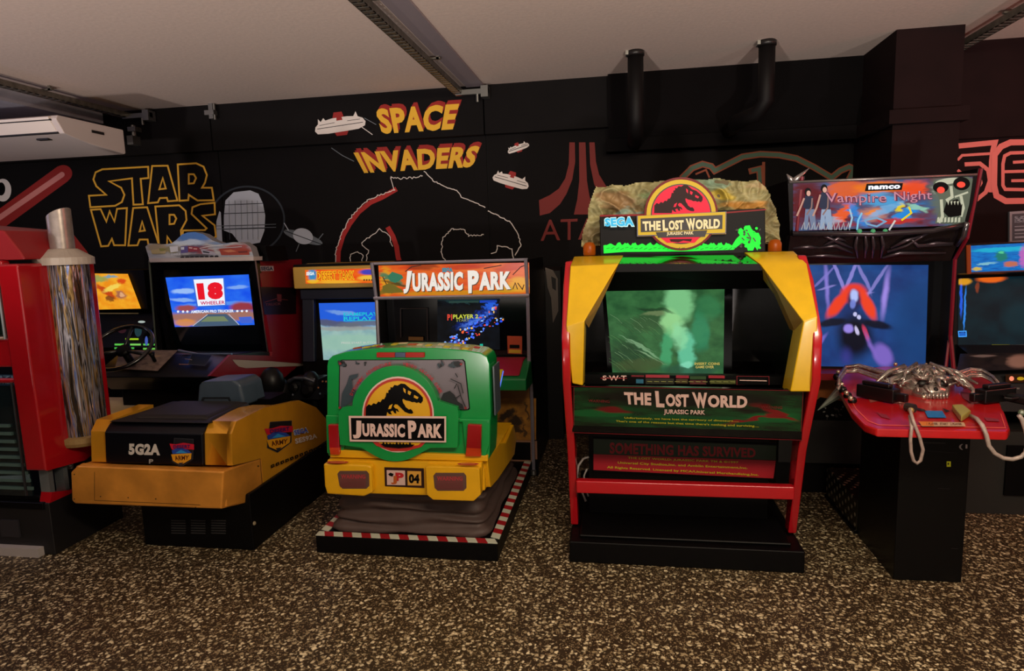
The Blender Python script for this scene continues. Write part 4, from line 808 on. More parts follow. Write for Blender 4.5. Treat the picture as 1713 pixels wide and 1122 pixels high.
# deck, seat back
m = M(); m.hexa([(-2.83, 3.02+.1, .755), (xr-.13, 3.12, .755), (xr-.13, 3.6, .66), (-2.83, 3.6, .66), (-2.76, 3.2, .765), (xr-.16, 3.2, .765), (-2.25, 3.58, .765), (-2.76, 3.58, .765)], mat('161214', .5)); m.hexa([(-2.7, 3.17, .76), (-2.24, 3.17, .76), (-2.25, 3.56, .76), (-2.7, 3.56, .76), (-2.68, 3.2, .78), (-2.27, 3.2, .78), (-2.28, 3.54, .778), (-2.67, 3.54, .778)], mat('1c1818', .55)); m.build('deck_cushion', T, bevel=.012)
m = M(); HS = mat('3c4a58', .35, noise=.1, nscale=10)
y0 = 3.62
q = wpts([(328, 680), (331, 644), (336, 638), (392, 636), (402, 644), (410, 680)], PY(y0)); m.loop(q, (.02, .22, 0), HS); hd = m.build('headrest', T, bevel=.02, seg=3)
m = M(); m.loop(wpts([(336, 674), (340, 664), (384, 664), (388, 675)], PY(y0)), (0, -.008, 0), mat('10141a', .5)); m.loop(wpts([(340, 673), (343, 667), (381, 667), (384, 674)], PY(y0-.008)), (0, -.004, 0), mat('3a4450', .4)); m.build('slot', hd)
m = M(); m.box(-2.55, -2.2, 3.75, 3.95, .3, .74, BLK); m.build('seat_back', T)
# screen cabinet
m = M(); dx0, dx1 = -2.56, -1.80
m.prism([(4.9, 0), (4.9, .8), (5.0, 1.34), (4.86, 1.37), (4.86, 1.56), (5.6, 1.56), (5.6, 0)], 'x', dx0, dx1, BLK); cb = m.build('cabinet_body', T)
m = M(); m.prism([(4.84, 1.37), (4.84, 1.54), (5.1, 1.565), (5.1, 1.36)], 'x', dx0, dx1, mat('c8a04a', .4)); m.build('marquee_case', cb, bevel=.01)
a = Art(PY(4.84)); a.quad(ze((75, 80), (530, 68), (530, 160), (80, 165)), pic('desert_marquee', 'f04a14', 'f87818', 4, [(.1, .6, .08, .6, 0, '1c90c8', .95), (.1, .15, .1, .2, 0, 'f8c020', .9), (.87, .75, .16, .25, 0, '2040c0', .95), (.88, .35, .2, .22, 8, 'f8c840', .9), (.45, .1, .4, .16, 0, 'f8c030', .8)], emit=.9, distort=.03))
a.text('SEGA', ze((84, 92), (134, 90), (134, 112), (84, 114)), mat('f0f8f8', .4, emit=.8), .06)
a.text('DESERT TANK', ze((148, 88), (385, 82), (385, 140), (150, 146)), mat('f8d020', .4, emit=.9), .06); a.text('DESERT TANK', ze((152, 92), (381, 86), (381, 136), (154, 142)), mat('c02a14', .4, emit=.8), .0)
for x in range(440, 520, 16): a.poly(ze((x, 138), (x+10, 137), (x+10, 146), (x, 147)), mat('5a4010', .4))
a.build('marquee', cb)
m = M(); BZ = mat('1c2030', .35)
m.prism([(4.86, .78), (4.93, 1.34), (4.97, 1.34), (4.93, .78)], 'x', dx0+.02, dx0+.12, BZ); m.prism([(4.86, .78), (4.93, 1.34), (4.97, 1.34), (4.93, .78)], 'x', dx1-.06, dx1-.02, BZ); m.box(dx0+.02, dx1-.02, 4.9, 5.0, 1.28, 1.36, BZ); m.build('screen_bezel', cb, bevel=.006)
a = Art(P3((0, 4.9, .8), (1, 4.9, .8), (0, 4.99, 1.34)), start=.006)
a.quad(ze((163, 287), (540, 280), (548, 640), (192, 640)), pic('desert_screen', '8cb4b8', 'a8ccc4', 5, [(.5, .95, 1.2, .42, 0, '2464e8', 1, .25), (.4, .82, .35, .05, -8, '88b4f0', .7), (.2, .64, .7, .07, -6, '5a5c6c', .9), (.75, .64, .6, .06, 3, '6c7480', .9), (.4, .55, .9, .05, 0, 'a0a4a0', .8), (.5, .3, 1, .2, 0, 'a0ccb4', .7)], emit=.85, distort=.03))
CY = mat('20c0d8', .4, emit=.9)
a.text('GAMEPLAY', ze((320, 345), (530, 342), (530, 365), (320, 368)), CY, .03); a.text('REPLAY 1', ze((320, 372), (530, 370), (530, 392), (320, 394)), CY, .03); a.stroke(ze((320, 340), (320, 398), (535, 394)), 1, CY)
a.text('PRESS START BUTTON', ze((305, 528), (530, 526), (530, 538), (305, 540)), mat('d8e0d8', .4, emit=.7), .01); a.build('screen_picture', cb)
# gunner controls
m = M(); r = random.Random(5)
for cx, cy, y, rr in ((455, 640, 4.3, .09), (470, 655, 4.4, .08), (520, 640, 4.45, .07)): c = hit((cx, cy), PY(y)); m.ball(c, rr, mat('0c0c0e', .4, spec=.25), 12, rz=rr*1.3); m.tube([c, (c.x, c.y+.1, .3)], .03, BLK)
m.build('control_column', T, smooth=True)
m = M(); c = hit((510, 640), PY(4.45))
m.box(c.x-.12, c.x+.12, 4.42, 4.6, c.z-.12, c.z+.03, mat('15161a', .3)); m.tube([(c.x-.1, 4.4, c.z+.02), (c.x-.04, 4.38, c.z+.05), (c.x+.04, 4.38, c.z+.05), (c.x+.1, 4.4, c.z+.02)], .012, mat('30323c', .3)); m.lathe([(.045, 0), (.05, .03), (.03, .05)], (c.x+.04, 4.42, c.z-.05), (0, -1, .2), BLK, 14); m.lathe([(.035, 0), (.04, .03), (.02, .04)], (c.x-.07, 4.42, c.z-.03), (0, -1, .2), BLK, 14)
for i in range(9): m.ball((c.x+r.uniform(-.12, .22), 4.4, c.z+r.uniform(-.08, .05)), .008, mat(r.choice(['6a6c78', '8a5a3a', '7a6a30', '50606c']), .3), 6)
m.box(c.x-.22, c.x+.2, 4.5, 4.9, .3, c.z-.1, BLK)
m.build('controller', T)
# ================================================================ truck driving machine
T = thing('truck_driving_cabinet', (-3.1, 4.8, 0), 'red truck driving machine with sky blue crest and steering wheel', 'arcade machine')
L_, R_x = -3.56, -2.66; DR = mat('7c0e1c', .35, noise=.06, nscale=8)
m = M(); m.prism([(4.55, .75), (4.62, .9), (4.52, 1.6), (5.2, 1.6), (5.2, 0), (4.6, 0)], 'x', R_x-.03, R_x, DR); m.prism([(4.55, .75), (4.62, .9), (4.52, 1.6), (5.2, 1.6), (5.2, 0), (4.6, 0)], 'x', L_, L_+.03, BLK); m.box(L_+.02, R_x-.02, 4.78, 5.2, 0, 1.6, BLK)
cb = m.build('cabinet_body', T)
a = Art(PX(R_x), start=.003); a.poly(zd((1045, 508), (1350, 515), (1352, 740), (1080, 745)), mat('1c0a10', .4)); a.stroke(zd((1080, 640), (1180, 610), (1280, 620)), .8, mat('7a3438', .4)); a.poly(zd((1185, 570), (1225, 572), (1225, 635), (1190, 632)), mat('6a2c30', .4)); a.text('TRUCK', zd((1085, 650), (1220, 640), (1220, 662), (1085, 672)), mat('6c3438', .4), .02)
a.poly(zd((1040, 330), (1155, 330), (1158, 372), (1045, 374)), mat('b09ca0', .4)); a.text('SEGA', zd((1045, 336), (1150, 336), (1152, 368), (1048, 370)), mat('20304a', .4), .06); a.build('side_print', cb)
m = M(); FR = mat('7a8478', .3, .5)
tl = hit((250, 437), PY(4.47)); tr = hit((427, 434), PY(4.47)); br = hit((449, 594), PY(4.66)); bl = hit((262, 592), PY(4.66))
m.sheet([tl, tr, br, bl, hit((261, 452), PY(4.47)), hit((417, 449), PY(4.47)), hit((440, 592), PY(4.66)), hit((272, 590), PY(4.66))], [(0, 4, 5, 1), (1, 5, 6, 2), (0, 3, 7, 4)], (0, .06, 0), BLKG)
m.build('monitor_surround', T)
m = M(); m.tube([tl, tr], .012, FR, 6); m.tube([tr, br], .006, mat('8a7070', .3, .5), 6); m.tube([tl, bl], .008, FR, 6); m.build('edge_trim', T)
pl = P3(hit((262, 455), PY(4.52)), hit((416, 452), PY(4.52)), hit((440, 592), PY(4.7)))
m = M(); m.loop(wpts([(255, 445), (422, 442), (445, 594), (272, 592)], pl), (0, .05, 0), mat('060b10', .08, coat=.8)); gs = m.build('screen_glass', T)
a = Art(pl, start=.002)
a.quad(zd((240, 428), (950, 402), (1000, 832), (320, 850)), pic('truck_screen', '1450e8', '2a70f0', 4, [(.2, .72, .2, .07, 5, 'a8ccf8', .8), (.15, .55, .2, .05, -5, '90b8f0', .8), (.85, .76, .16, .05, 0, '90b8f0', .7), (.6, .45, .6, .05, 0, '5c98f0', .8), (.18, .38, .16, .08, 0, 'a04a34', .95), (.88, .36, .2, .14, 0, '983420', .95), (.5, .2, 1.0, .14, 0, 'a8703c', .9), (.15, .08, .2, .1, 0, 'd88c3c', .9), (.5, .02, .3, .22, 0, '6a7480', .9), (.5, .3, .6, .03, 0, '5c7cb8', .9)], emit=1.0, distort=.03))
a.poly(zd((600, 740), (760, 738), (880, 835), (470, 842)), mat('56708c', .4, emit=.6)); a.poly(zd((600, 760), (740, 758), (780, 800), (540, 805)), mat('8ca078', .4, emit=.6)); a.poly(zd((865, 765), (975, 760), (985, 815), (885, 818)), mat('4a6ce0', .4, emit=.8))
a.stroke(zd((600, 742), (475, 840)), 1, mat('d0d8e8', .4, emit=.8)); a.stroke(zd((780, 738), (870, 830)), 1, mat('d0d8e8', .4, emit=.8))
WE = mat('e8f0ff', .4, emit=1.); RE = mat('e01828', .4, emit=1.)
a.poly(zd((470, 432), (745, 422), (762, 668), (510, 682)), mat('3468d8', .4, emit=.9)); a.poly(zd((482, 444), (735, 434), (752, 658), (520, 670)), WE)
a.text('18', zd((505, 475), (730, 462), (736, 610), (525, 618)), RE, .09); a.text('WHEELER', zd((540, 630), (750, 622), (752, 652), (542, 660)), mat('c83060', .4, emit=.9), .03)
a.text('AMERICAN PRO TRUCKER', zd((460, 705), (825, 698), (825, 722), (462, 730)), WE, .03)
for x in (352, 395, 432, 858, 898, 938): a.disc(zd((x, 716-(x-350)*.01))[0], 2, 2, WE, 8)
a.build('screen_picture', gs)
m = M(); q = wpts(zd((68, 165), (100, 138), (200, 148), (290, 138), (330, 110), (380, 62), (430, 44), (490, 40), (560, 58), (640, 112), (720, 140), (820, 128), (905, 128), (965, 170), (990, 250), (100, 268)), PY(4.42)); m.loop(q, (0, .08, 0), mat('8a8a90', .5))
m.loop(wpts(zd((960, 160), (1090, 160), (1120, 290), (990, 290)), PY(4.56)), (0, .3, 0), BLK)
m.loop(wpts(zd((95, 266), (990, 250), (990, 284), (105, 298)), PY(4.40)), (0, .12, 0), mat('b8aca8', .4)); cr = m.build('crest', T)
a = Art(PY(4.42))
q2 = zd((68, 165), (100, 138), (200, 148), (290, 138), (330, 110), (380, 62), (430, 44), (490, 40), (560, 58), (640, 112), (720, 140), (820, 128), (905, 128), (965, 170), (990, 250), (100, 268))
w3 = [a.at(p) for p in q2]; xs = [v.x for v in w3]; zs_ = [v.z for v in w3]; tri = tessellate_polygon([[Vector(p).to_3d() for p in q2]])
a.flat(w3, tri, pic('crest_print', 'b8b8b8', '98a0b0', 7, [(.46, .92, .24, .5, 0, '3a78c8', .9), (.4, .6, .2, .14, 10, 'd0e0f0', .8), (.12, .45, .14, .22, 0, 'a89468', .8), (.25, .35, .1, .2, 0, '8a8450', .8), (.45, .35, .16, .2, 0, '5a3c60', .9), (.55, .3, .1, .2, 0, '8c3c40', .9), (.85, .3, .2, .22, 0, '9c3c30', .9), (.7, .55, .12, .1, -20, '6c88b0', .8), (.95, .6, .1, .2, 0, '6c4c4c', .8), (.45, .1, .2, .1, 0, '1c1820', .8)], rough=.5, distort=.08, dscale=12), [((v.x-min(xs))/(max(xs)-min(xs)), (v.z-min(zs_))/(max(zs_)-min(zs_))) for v in w3]); a.h += .001
for p, c_ in ((((370, 165), (430, 160), (432, 215), (372, 222)), '5a5090'), (((372, 170), (400, 168), (400, 190), (374, 192)), 'd0d8e8'), (((432, 160), (520, 168), (525, 205), (436, 212)), '8c3040'), (((440, 170), (470, 172), (470, 182), (442, 180)), 'e0c0c0'), (((480, 178), (512, 180), (512, 190), (482, 188)), 'd8a8a0'), (((540, 185), (640, 205), (690, 235), (560, 230)), 'a8a4b4'), (((560, 200), (620, 212), (615, 222), (565, 215)), '30343c'),
    (((700, 185), (760, 172), (830, 190), (880, 178), (950, 190), (960, 235), (720, 238)), '9a4030'), (((730, 200), (800, 190), (850, 205), (780, 215)), 'c07858'), (((860, 205), (940, 200), (945, 215), (870, 220)), '6c2c28'), (((120, 195), (190, 185), (250, 200), (240, 225), (130, 228)), 'b8a878'), (((190, 180), (230, 178), (240, 200), (200, 205)), '8c8c48'), (((280, 165), (350, 160), (355, 205), (290, 215)), 'd8dce4')):
    a.poly(zd(*p), mat(c_, .5))
for x in range(390, 720, 42): a.disc(zd((x, 258-(x-390)*.03))[0], 3.6, 2, mat('181418', .5), 8)
a.stroke(zd((540, 180), (640, 160), (740, 150)), .8, mat('e8ecf0', .5)); a.stroke(zd((560, 190), (700, 180), (900, 165)), .8, mat('c8d0dc', .5)); a.text('18 WHEELER', zd((300, 222), (380, 220), (380, 240), (300, 242)), mat('d8dce0', .5), .03)
a.build('crest_print', cr)
# dashboard
m = M(); DB = mat('0e0d10', .35, spec=.25)
m.prism([(4.1, .97), (3.84, .86), (4.0, .74), (4.6, .7), (4.62, .9), (4.5, .93)], 'x', L_-.0, R_x-.02, DB); m.box(L_, R_x-.02, 4.1, 4.9, 0, .75, BLK); db = m.build('dashboard', T, bevel=.008)
m = M(); m.loop([side(p, R_x) for p in zc((985, 222), (1240, 228), (1500, 262), (1500, 420), (1200, 520), (1165, 480), (1100, 402), (840, 370))], (-.02, 0, 0), DR); dsd = m.build('side_panel', T)
a = Art(PX(R_x), start=.002); a.poly(zc((995, 256), (1270, 268), (1500, 286), (1500, 300), (1250, 308), (1090, 316), (1040, 305), (1015, 282)), mat('a89a8c', .5)); a.stroke(zc((995, 252), (1500, 276)), .7, mat('7c0e1c', .4)); a.build('white_stripe', dsd)
pl = P3((0, 3.84, .86), (1, 3.84, .86), (0, 4.1, .97)); a = Art(pl, start=.012)
a.quad(zc((215, 200), (620, 200), (480, 345), (180, 330)), pic('dash_metal', '6a5850', '8a7468', 9, [(.4, .5, .2, .15, 20, '2a2220', .8), (.7, .7, .1, .1, 0, 'a88868', .8), (.3, .2, .2, .1, 0, '2c2422', .8), (.6, .3, .1, .1, 0, '3c2c2c', .8)], rough=.3, distort=.1, dscale=14))
a.poly(zc((720, 225), (860, 235), (810, 310), (690, 300)), mat('1c2028', .2)); a.stroke(zc((720, 225), (860, 235), (810, 310), (690, 300)), .8, mat('3c3c44', .3), True); a.stroke(zc((630, 300), (700, 302)), 1.2, mat('8a5c48', .4)); a.stroke(zc((670, 262), (720, 270)), 1.5, mat('6c5c60', .4))
a.build('dash_print', db)
m = M(); m.tube([hit((298, 586), PY(4.12)), hit((330, 592), PY(4.12)), hit((388, 592), PY(4.1))], .008, mat('7888a8', .2, .6), 6); m.build('dash_trim', db)
m = M(); c = hit((259, 596), PY(4.0)); m.tube([(c.x, 4.02, c.z-.08), (c.x, 3.98, c.z), (c.x, 3.97, c.z+.03)], [.012, .012, .022], BLK, 8); m.build('gear_lever', db, smooth=True)
c = hit((203, 581), PY(3.9)); m = M(); ax = Vector((.1, -.62, .78)).normalized(); u = ax.cross(Vector((0, 0, 1))).normalized(); v = ax.cross(u)
m.tube([c+.2*(math.cos(t*math.pi/16)*u+math.sin(t*math.pi/16)*v) for t in range(32)], .014, mat('0c0c0e', .25, coat=.5), 8, True)
for an in (20, 160, 270): m.tube([c-ax*.03, c+.2*(math.cos(math.radians(an))*u+math.sin(math.radians(an))*v)], .012, mat('1c1c1e', .3), 6)
m.lathe([(.05, 0), (.05, .02), (.03, .03)], c-ax*.04, ax, BLK, 16); m.tube([c-ax*.02, c-ax*.28], .025, BLK, 10); m.build('steering_wheel', T, smooth=True)
m = M(); m.box(-4.0, -3.38, 3.86, 4.36, .54, .6, mat('e8c898', .5)); m.box(-3.9, -3.45, 3.95, 4.3, 0, .54, BLK); m.build('seat', T, bevel=.02)
# ================================================================ cabinet with motorbike marquee
T = thing('motorbike_game_cabinet', (-4.3, 5.2, 0), 'dark cabinet with orange motorbike marquee behind the chrome pipe', 'arcade machine')
mx0 = hit((130, 457), PY(4.9)).x; mx1 = hit((238, 518), PY(4.9)).x
m = M(); m.prism([(4.95, 0), (4.9, .9), (5.05, 1.2), (4.94, 1.22), (4.94, 1.55), (5.6, 1.55), (5.6, 0)], 'x', mx0, mx1+.02, BLK); cb = m.build('cabinet_body', T)
a = Art(PY(4.92)); a.quad([(140, 457), (214, 458), (236, 516), (150, 518)], mk := pic('motorbike_marquee', 'f09018', 'f8b028', 5, [(.4, .5, .1, .35, 40, 'c03010', .9), (.55, .6, .3, .08, 30, 'f8e060', .8), (.7, .4, .14, .16, 0, '9a5c50', .9), (.72, .4, .07, .09, 0, 'e8b080', .9), (.45, .3, .12, .1, -20, '7a3c18', .9), (.8, .8, .12, .1, 0, 'd83c10', .9), (.3, .85, .3, .12, 0, '58a060', .7), (.6, .92, .2, .06, 0, '3c9cc0', .8)], emit=.95, distort=.06, dscale=12)); a.build('marquee', cb)
a = Art(PY(4.9)); a.stroke([(160, 524), (232, 524)], 2, mat('8a7a50', .4))
for y0, x0, x1, c in ((567, 210, 232, 'a8d020'), (576, 192, 214, '60d050'), (576, 218, 236, '80d860'), (576, 240, 262, '60d050'), (582, 192, 225, '48b848'), (583, 240, 262, '70c850'), (588, 200, 216, '80c060'), (588, 240, 250, 'a0c040')): a.stroke([(x0, y0), (x1, y0)], 3, mat(c, .4, emit=.8))
for x, y, rx, ry, c in ((232, 553, 6, 10, '2c4c54'), (205, 552, 7, 5, '402028'), (238, 538, 6, 2, 'd8e8e0'), (246, 570, 2.5, 8, '5c78e0')): a.disc((x, y), rx, ry, mat(c, .4, emit=.5))  # the pale flat disc is a reflection painted on the display
a.build('lit_display', cb)
# ================================================================ red prize machine
T = thing('prize_machine', (-3.6, 3.3, 0), 'tall red prize machine with glass front and chrome tube at the left', 'prize machine')
RB = mat('a80f1a', .16, coat=.8, noise=.05, nscale=6); xs0 = -3.14
m = M(); m.box(-4.2, xs0-.03, 3.03, 3.55, 0, .305, mat('121012', .5)); m.box(-4.2, xs0-.06, 3.02, 3.06, .27, .31, BLK); bs = m.build('base', T, bevel=.005)
m = M(); m.box(-4.2, -3.24, 2.99, 3.03, 0, .05, mat('b0a8a4', .4)); m.build('kick_plate', bs)
m = M(); m.box(-3.5, -3.38, 3.02, 3.04, .1, .2, mat('2c2a2e', .4)); m.build('access_panel', bs)
m = M(); m.prism([(3.01, .5), (3.0, 1.64), (3.52, 1.64), (3.52, .55), (3.3, .47)], 'x', xs0-.13, xs0, RB)
m.box(-4.2, xs0-.12, 3.02, 3.08, 1.6, 1.66, RB); m.box(-4.2, xs0-.12, 3.02, 3.08, 1.08, 1.24, RB); m.box(-4.2, xs0-.12, 3.02, 3.06, .99, 1.02, RB); m.box(-4.2, xs0-.1, 3.48, 3.52, .4, 1.64, mat('151316', .5)); m.box(-4.2, xs0-.1, 3.05, 3.5, .3, .34, BLK)
bd = m.build('body', T, bevel=.03, seg=4)
rf = hit((0, 370), PY(3.03)).z
m = M(); m.prism([(-4.2, 1.66), (xs0+.0, 1.66), (xs0-.02, 1.70), (-3.25, 1.82), (-4.2, 1.92)], 'y', 3.05, 3.5, mat('8c1014', .4)); m.build('roof', T, bevel=.01)
m = M(); ST = mat('8a9090', .3, .8)
m.tube([(xs0-.135, 3.0, 1.6), (xs0-.135, 3.0, 1.24)], .008, ST, 6); m.tube([(xs0-.135, 3.0, 1.0), (xs0-.135, 3.0, .36)], .007, mat('1a1a1c', .3), 6); m.tube([(-4.1, 3.0, 1.245), (xs0-.14, 3.0, 1.245)], .009, mat('c0a080', .3, .6), 6); m.build('door_trim', T)
m = M(); m.box(-4.15, xs0-.14, 3.04, 3.05, 1.25, 1.6, mat('10201a', .08, coat=.6)); m.build('window', T)
m = M(); m.box(-4.15, xs0-.14, 3.04, 3.05, .34, .985, mat('101c20', .06, coat=.8)); dr = m.build('glass_door', T)
m = M()
for k in range(9): m.box(-4.1, -3.34+.012*k-.02, 3.028, 3.04, .74-.045*k, .757-.045*k, mat('5c7872', .3, .3))  # grey-green horizontal bands across the door glass
m.hexa([(-4.15, 3.03, .36), (-3.28, 3.03, .44), (-3.28, 3.04, .44), (-4.15, 3.04, .36), (-4.15, 3.03, .4), (-3.28, 3.03, .47), (-3.28, 3.04, .47), (-4.15, 3.04, .4)], mat('6a8088', .3, .3)); m.build('door_bands', dr)
a = Art(PY(3.035)); a.poly([(-5, 626), (30, 626), (31, 645), (-5, 645)], mat('1a3048', .3)); a.text('PRIZE', [(-22, 628), (28, 628), (28, 634), (-22, 634)], mat('6c8ca8', .4), .03); a.text('PUSH HERE', [(-22, 637), (28, 637), (28, 642), (-22, 642)], mat('6c8ca8', .4), .03); a.build('door_sticker', dr)
c = Vector((xs0+.0, 3.30, 0)); tubem = pic('x', '000000', '000000') if False else None
def streak():  # vertical streaks of reflection painted into the tube's base colour
    m_ = bpy.data.materials.new('streak_reflection_chrome'); m_.use_nodes = True; N = m_.node_tree.nodes; L = m_.node_tree.links; b = N['Principled BSDF']
    tc = N.new('ShaderNodeTexCoord'); mp = N.new('ShaderNodeMapping'); mp.inputs['Scale'].default_value = (38, 38, 2.2); L.new(tc.outputs['Object'], mp.inputs[0])
    n = N.new('ShaderNodeTexNoise'); n.inputs['Scale'].default_value = 1; n.inputs['Detail'].default_value = 4; n.inputs['Distortion'].default_value = .4; L.new(mp.outputs[0], n.inputs[0])
    r = N.new('ShaderNodeValToRGB'); e = r.color_ramp; e.elements[0].position = .3; e.elements[0].color = lin('141418'); e.elements[1].position = .72; e.elements[1].color = lin('f0f0f0')
    for p_, c_ in ((.40, '4a3a24'), (.44, '282c3a'), (.48, 'b8b4bc'), (.52, '3c3020'), (.57, 'c8a468'), (.62, '5a7cc8')): x = e.elements.new(p_); x.color = lin(c_)
    L.new(n.outputs['Fac'], r.inputs[0]); L.new(r.outputs[0], b.inputs['Base Color']); b.inputs['Metallic'].default_value = .55; b.inputs['Roughness'].default_value = .18
    bp = N.new('ShaderNodeBump'); bp.inputs['Strength'].default_value = .5; bp.inputs['Distance'].default_value = .02; L.new(n.outputs['Fac'], bp.inputs['Height']); L.new(bp.outputs[0], b.inputs['Normal']); return m_
m = M(); m.lathe([(.118, 0), (.12, .01), (.12, .99), (.118, 1.0)], (c.x+.0, c.y, .63), (0, 0, 1), streak(), 32); tb = m.build('chrome_tube', T, smooth=True)
m = M(); IV = mat('b8ada0', .35, noise=.05); m.lathe([(.12, 0), (.15, .0), (.15, .04), (.125, .055), (.08, .085), (.07, .09)], (c.x, c.y, 1.625), (0, 0, 1), IV, 32); m.build('tube_cap', tb, smooth=False)
m = M(); m.lathe([(.08, 0), (.14, .0), (.15, .02), (.15, .05), (.12, .055)], (c.x, c.y, .585), (0, 0, 1), mat('9a8050', .35), 32); m.build('tube_foot', tb)
m = M(); n = 20; b0 = 1.70; vs = []; pc = mat('b0a49c', .3, .6, noise=.15, nscale=30)
for k in range(2):
    for j in range(n):
        q = 2*math.pi*j/n; x = c.x+.0+.062*math.cos(q); y = c.y+.062*math.sin(q); vs.append((x, y, b0 if k == 0 else 1.915+.5*(x-c.x)))
m.add(vs, [(j, (j+1) % n, (j+1) % n+n, j+n) for j in range(n)]+[tuple(range(n, 2*n))], pc); m.build('exhaust_pipe', tb, bevel=.004)
m = M(); 
for x_, w_ in ((.0, .03), (.07, .03)): m.box(xs0-.1, xs0-.04, 3.06+x_*1.4, 3.06+x_*1.4+w_, .305, .49, mat('98a0a4', .25, .7))
m.prism([(3.04, .305), (3.26, .305), (3.06, .36)], 'x', xs0-.1, xs0-.03, RB); m.build('corner_trim', T)
# ================================================================ gothic shooting machine (cabinet, step and gun pedestal)
T = thing('gothic_shooting_cabinet', (1.45, 4.3, 0), 'tall gothic shooting game with vampire marquee and black pedestal', 'arcade machine')
SD = mat('0a0809', .35, spec=.25); MR = mat('7a1424', .3); vx0, vx1 = .99, 1.93
m = M()
for x in (vx0, vx1-.03): m.prism([(4.35, 0), (4.35, .72), (4.12, .8), (4.2, 1.05), (4.2, 1.5), (4.08, 1.62), (3.98, 1.99), (4.8, 2.0), (4.88, 1.6), (4.88, 0)], 'x', x, x+.03, SD)
m.box(vx0+.02, vx1-.02, 4.5, 4.86, 0, 1.95, SD); m.box(vx0+.02, vx1-.02, 4.36, 4.5, 0, .8, SD); cb = m.build('cabinet_body', T)
for x in (vx1-.015, vx0+.015): m = M(); m.tube([(x, 4.35, .55), (x, 4.12, .8), (x, 4.2, 1.05), (x, 4.2, 1.5), (x, 4.08, 1.62), (x, 3.98, 1.99)], .011, MR, 6); m.build('edge_trim', cb)
m = M(); m.tube([(vx1-.015, 4.21, 1.06), (vx1-.06, 4.14, .82)], .009, MR, 6); m.build('edge_strut', cb)
pl = P3(hit((1325, 305), PY(3.98)), hit((1632, 294), PY(3.98)), hit((1620, 376), PY(4.06)))
m = M(); m.loop(wpts([(1318, 303), (1636, 291), (1620, 384), (1322, 396)], pl), (0, .3, 0), SD); mb = m.build('marquee_box', T)
a = Art(pl, start=.003)
a.quad(zj((130, 130), (1600, 75), (1530, 470), (130, 520)), pic('vampire_marquee', '3c5c84', '68202c', 7, [
    (.08, .6, .14, .6, 0, '5a1018', .95), (.3, .82, .14, .3, 0, 'e06028', .9), (.5, .85, .2, .16, 0, 'f07818', .9), (.68, .8, .1, .22, 0, 'f04c18', .9), (.5, .6, .14, .2, 20, '48a8e0', .8), (.3, .35, .05, .3, -10, 'f05c18', .9), (.38, .3, .05, .35, 12, '3080d0', .9),
    (.47, .3, .1, .2, 0, 'c08070', .8), (.47, .32, .05, .1, 0, 'f08830', .9), (.55, .4, .05, .3, -30, '70b0e0', .8), (.62, .42, .03, .12, 0, 'e8d020', .9), (.66, .3, .06, .24, -20, '1c88d8', .95), (.72, .4, .04, .14, 30, '90c8b0', .9), (.62, .14, .16, .08, 0, 'c02818', .9), (.3, .1, .12, .08, 0, '902030', .8), (.22, .2, .08, .12, 0, '9cb0c8', .7),
    (.9, .5, .14, .7, 8, '5c6860', .95), (.88, .8, .1, .2, 0, 'b0b4a0', .8)], emit=1.0, distort=.06, dscale=14, detail=6))
# large skull with red eyes
SK = mat('c0c4ac', .5, emit=.7); S2 = mat('6a7464', .5, emit=.5); EY = mat('f04838', .4, emit=1.)
a.poly(zj((1280, 110), (1380, 85), (1560, 75), (1600, 90), (1570, 300), (1530, 450), (1500, 465), (1290, 455), (1330, 340), (1320, 240), (1270, 180)), S2)
a.disc(zj((1400, 110))[0], 22, 5, SK, rot=-8); a.stroke(zj((1420, 150), (1430, 240), (1380, 270)), 5, SK); a.stroke(zj((1450, 240), (1560, 200)), 3, SK); a.stroke(zj((1340, 260), (1350, 400), (1320, 450)), 5, SK); a.stroke(zj((1500, 230), (1520, 330), (1500, 400)), 5, SK)
a.disc(zj((1335, 160))[0], 13, 9, BLK); a.disc(zj((1505, 130))[0], 14, 11, BLK); a.disc(zj((1335, 182))[0], 6.5, 5.5, EY); a.disc(zj((1500, 138))[0], 7, 5, EY)
a.poly(zj((1380, 280), (1470, 255), (1510, 300), (1500, 390), (1400, 405), (1355, 360)), BLK)
for x in range(1385, 1500, 26): a.poly(zj((x, 275), (x+18, 270), (x+10, 305)), SK)
for x in range(1300, 1490, 28): a.poly(zj((x, 445), (x+20, 440), (x+20, 400), (x+4, 405)), SK)
# two standing figures
for dx, hd, c1, c2 in ((0, (245, 195), '2c3450', '7888a8'), (115, (375, 165), '343c58', '98b0d0')):
    a.poly(zj((hd[0]-22, hd[1]+30), (hd[0]+40, hd[1]+35), (hd[0]+50, 330), (hd[0]+10, 345), (hd[0]-40, 320)), mat(c1, .5, emit=.4))
    a.poly(zj((hd[0]-20, 335), (hd[0]+55, 335), (hd[0]+70, 500), (hd[0]+30, 500), (hd[0]+8, 380), (hd[0]+0, 495), (hd[0]-35, 495)), mat(c2, .5, emit=.6))
    a.stroke(zj((hd[0]-30, hd[1]+50), (hd[0]-60, 320), (hd[0]-90, 390)), 3, mat('c89c8c', .5, emit=.6)); a.stroke(zj((hd[0]+35, hd[1]+50), (hd[0]+30, 320), (hd[0]-10, 380)), 2.5, mat('9c7c78', .5, emit=.5))
    a.disc(zj(hd)[0], 5.5, 7, BLK); a.disc(zj((hd[0]+5, hd[1]+10))[0], 3.4, 4.6, mat('d8a898', .5, emit=.7))
for x in range(190, 560, 40): a.stroke(zj((x, 500), (x+22, 440), (x+30, 500)), 1.5, mat('b0b8c0', .5, emit=.6))
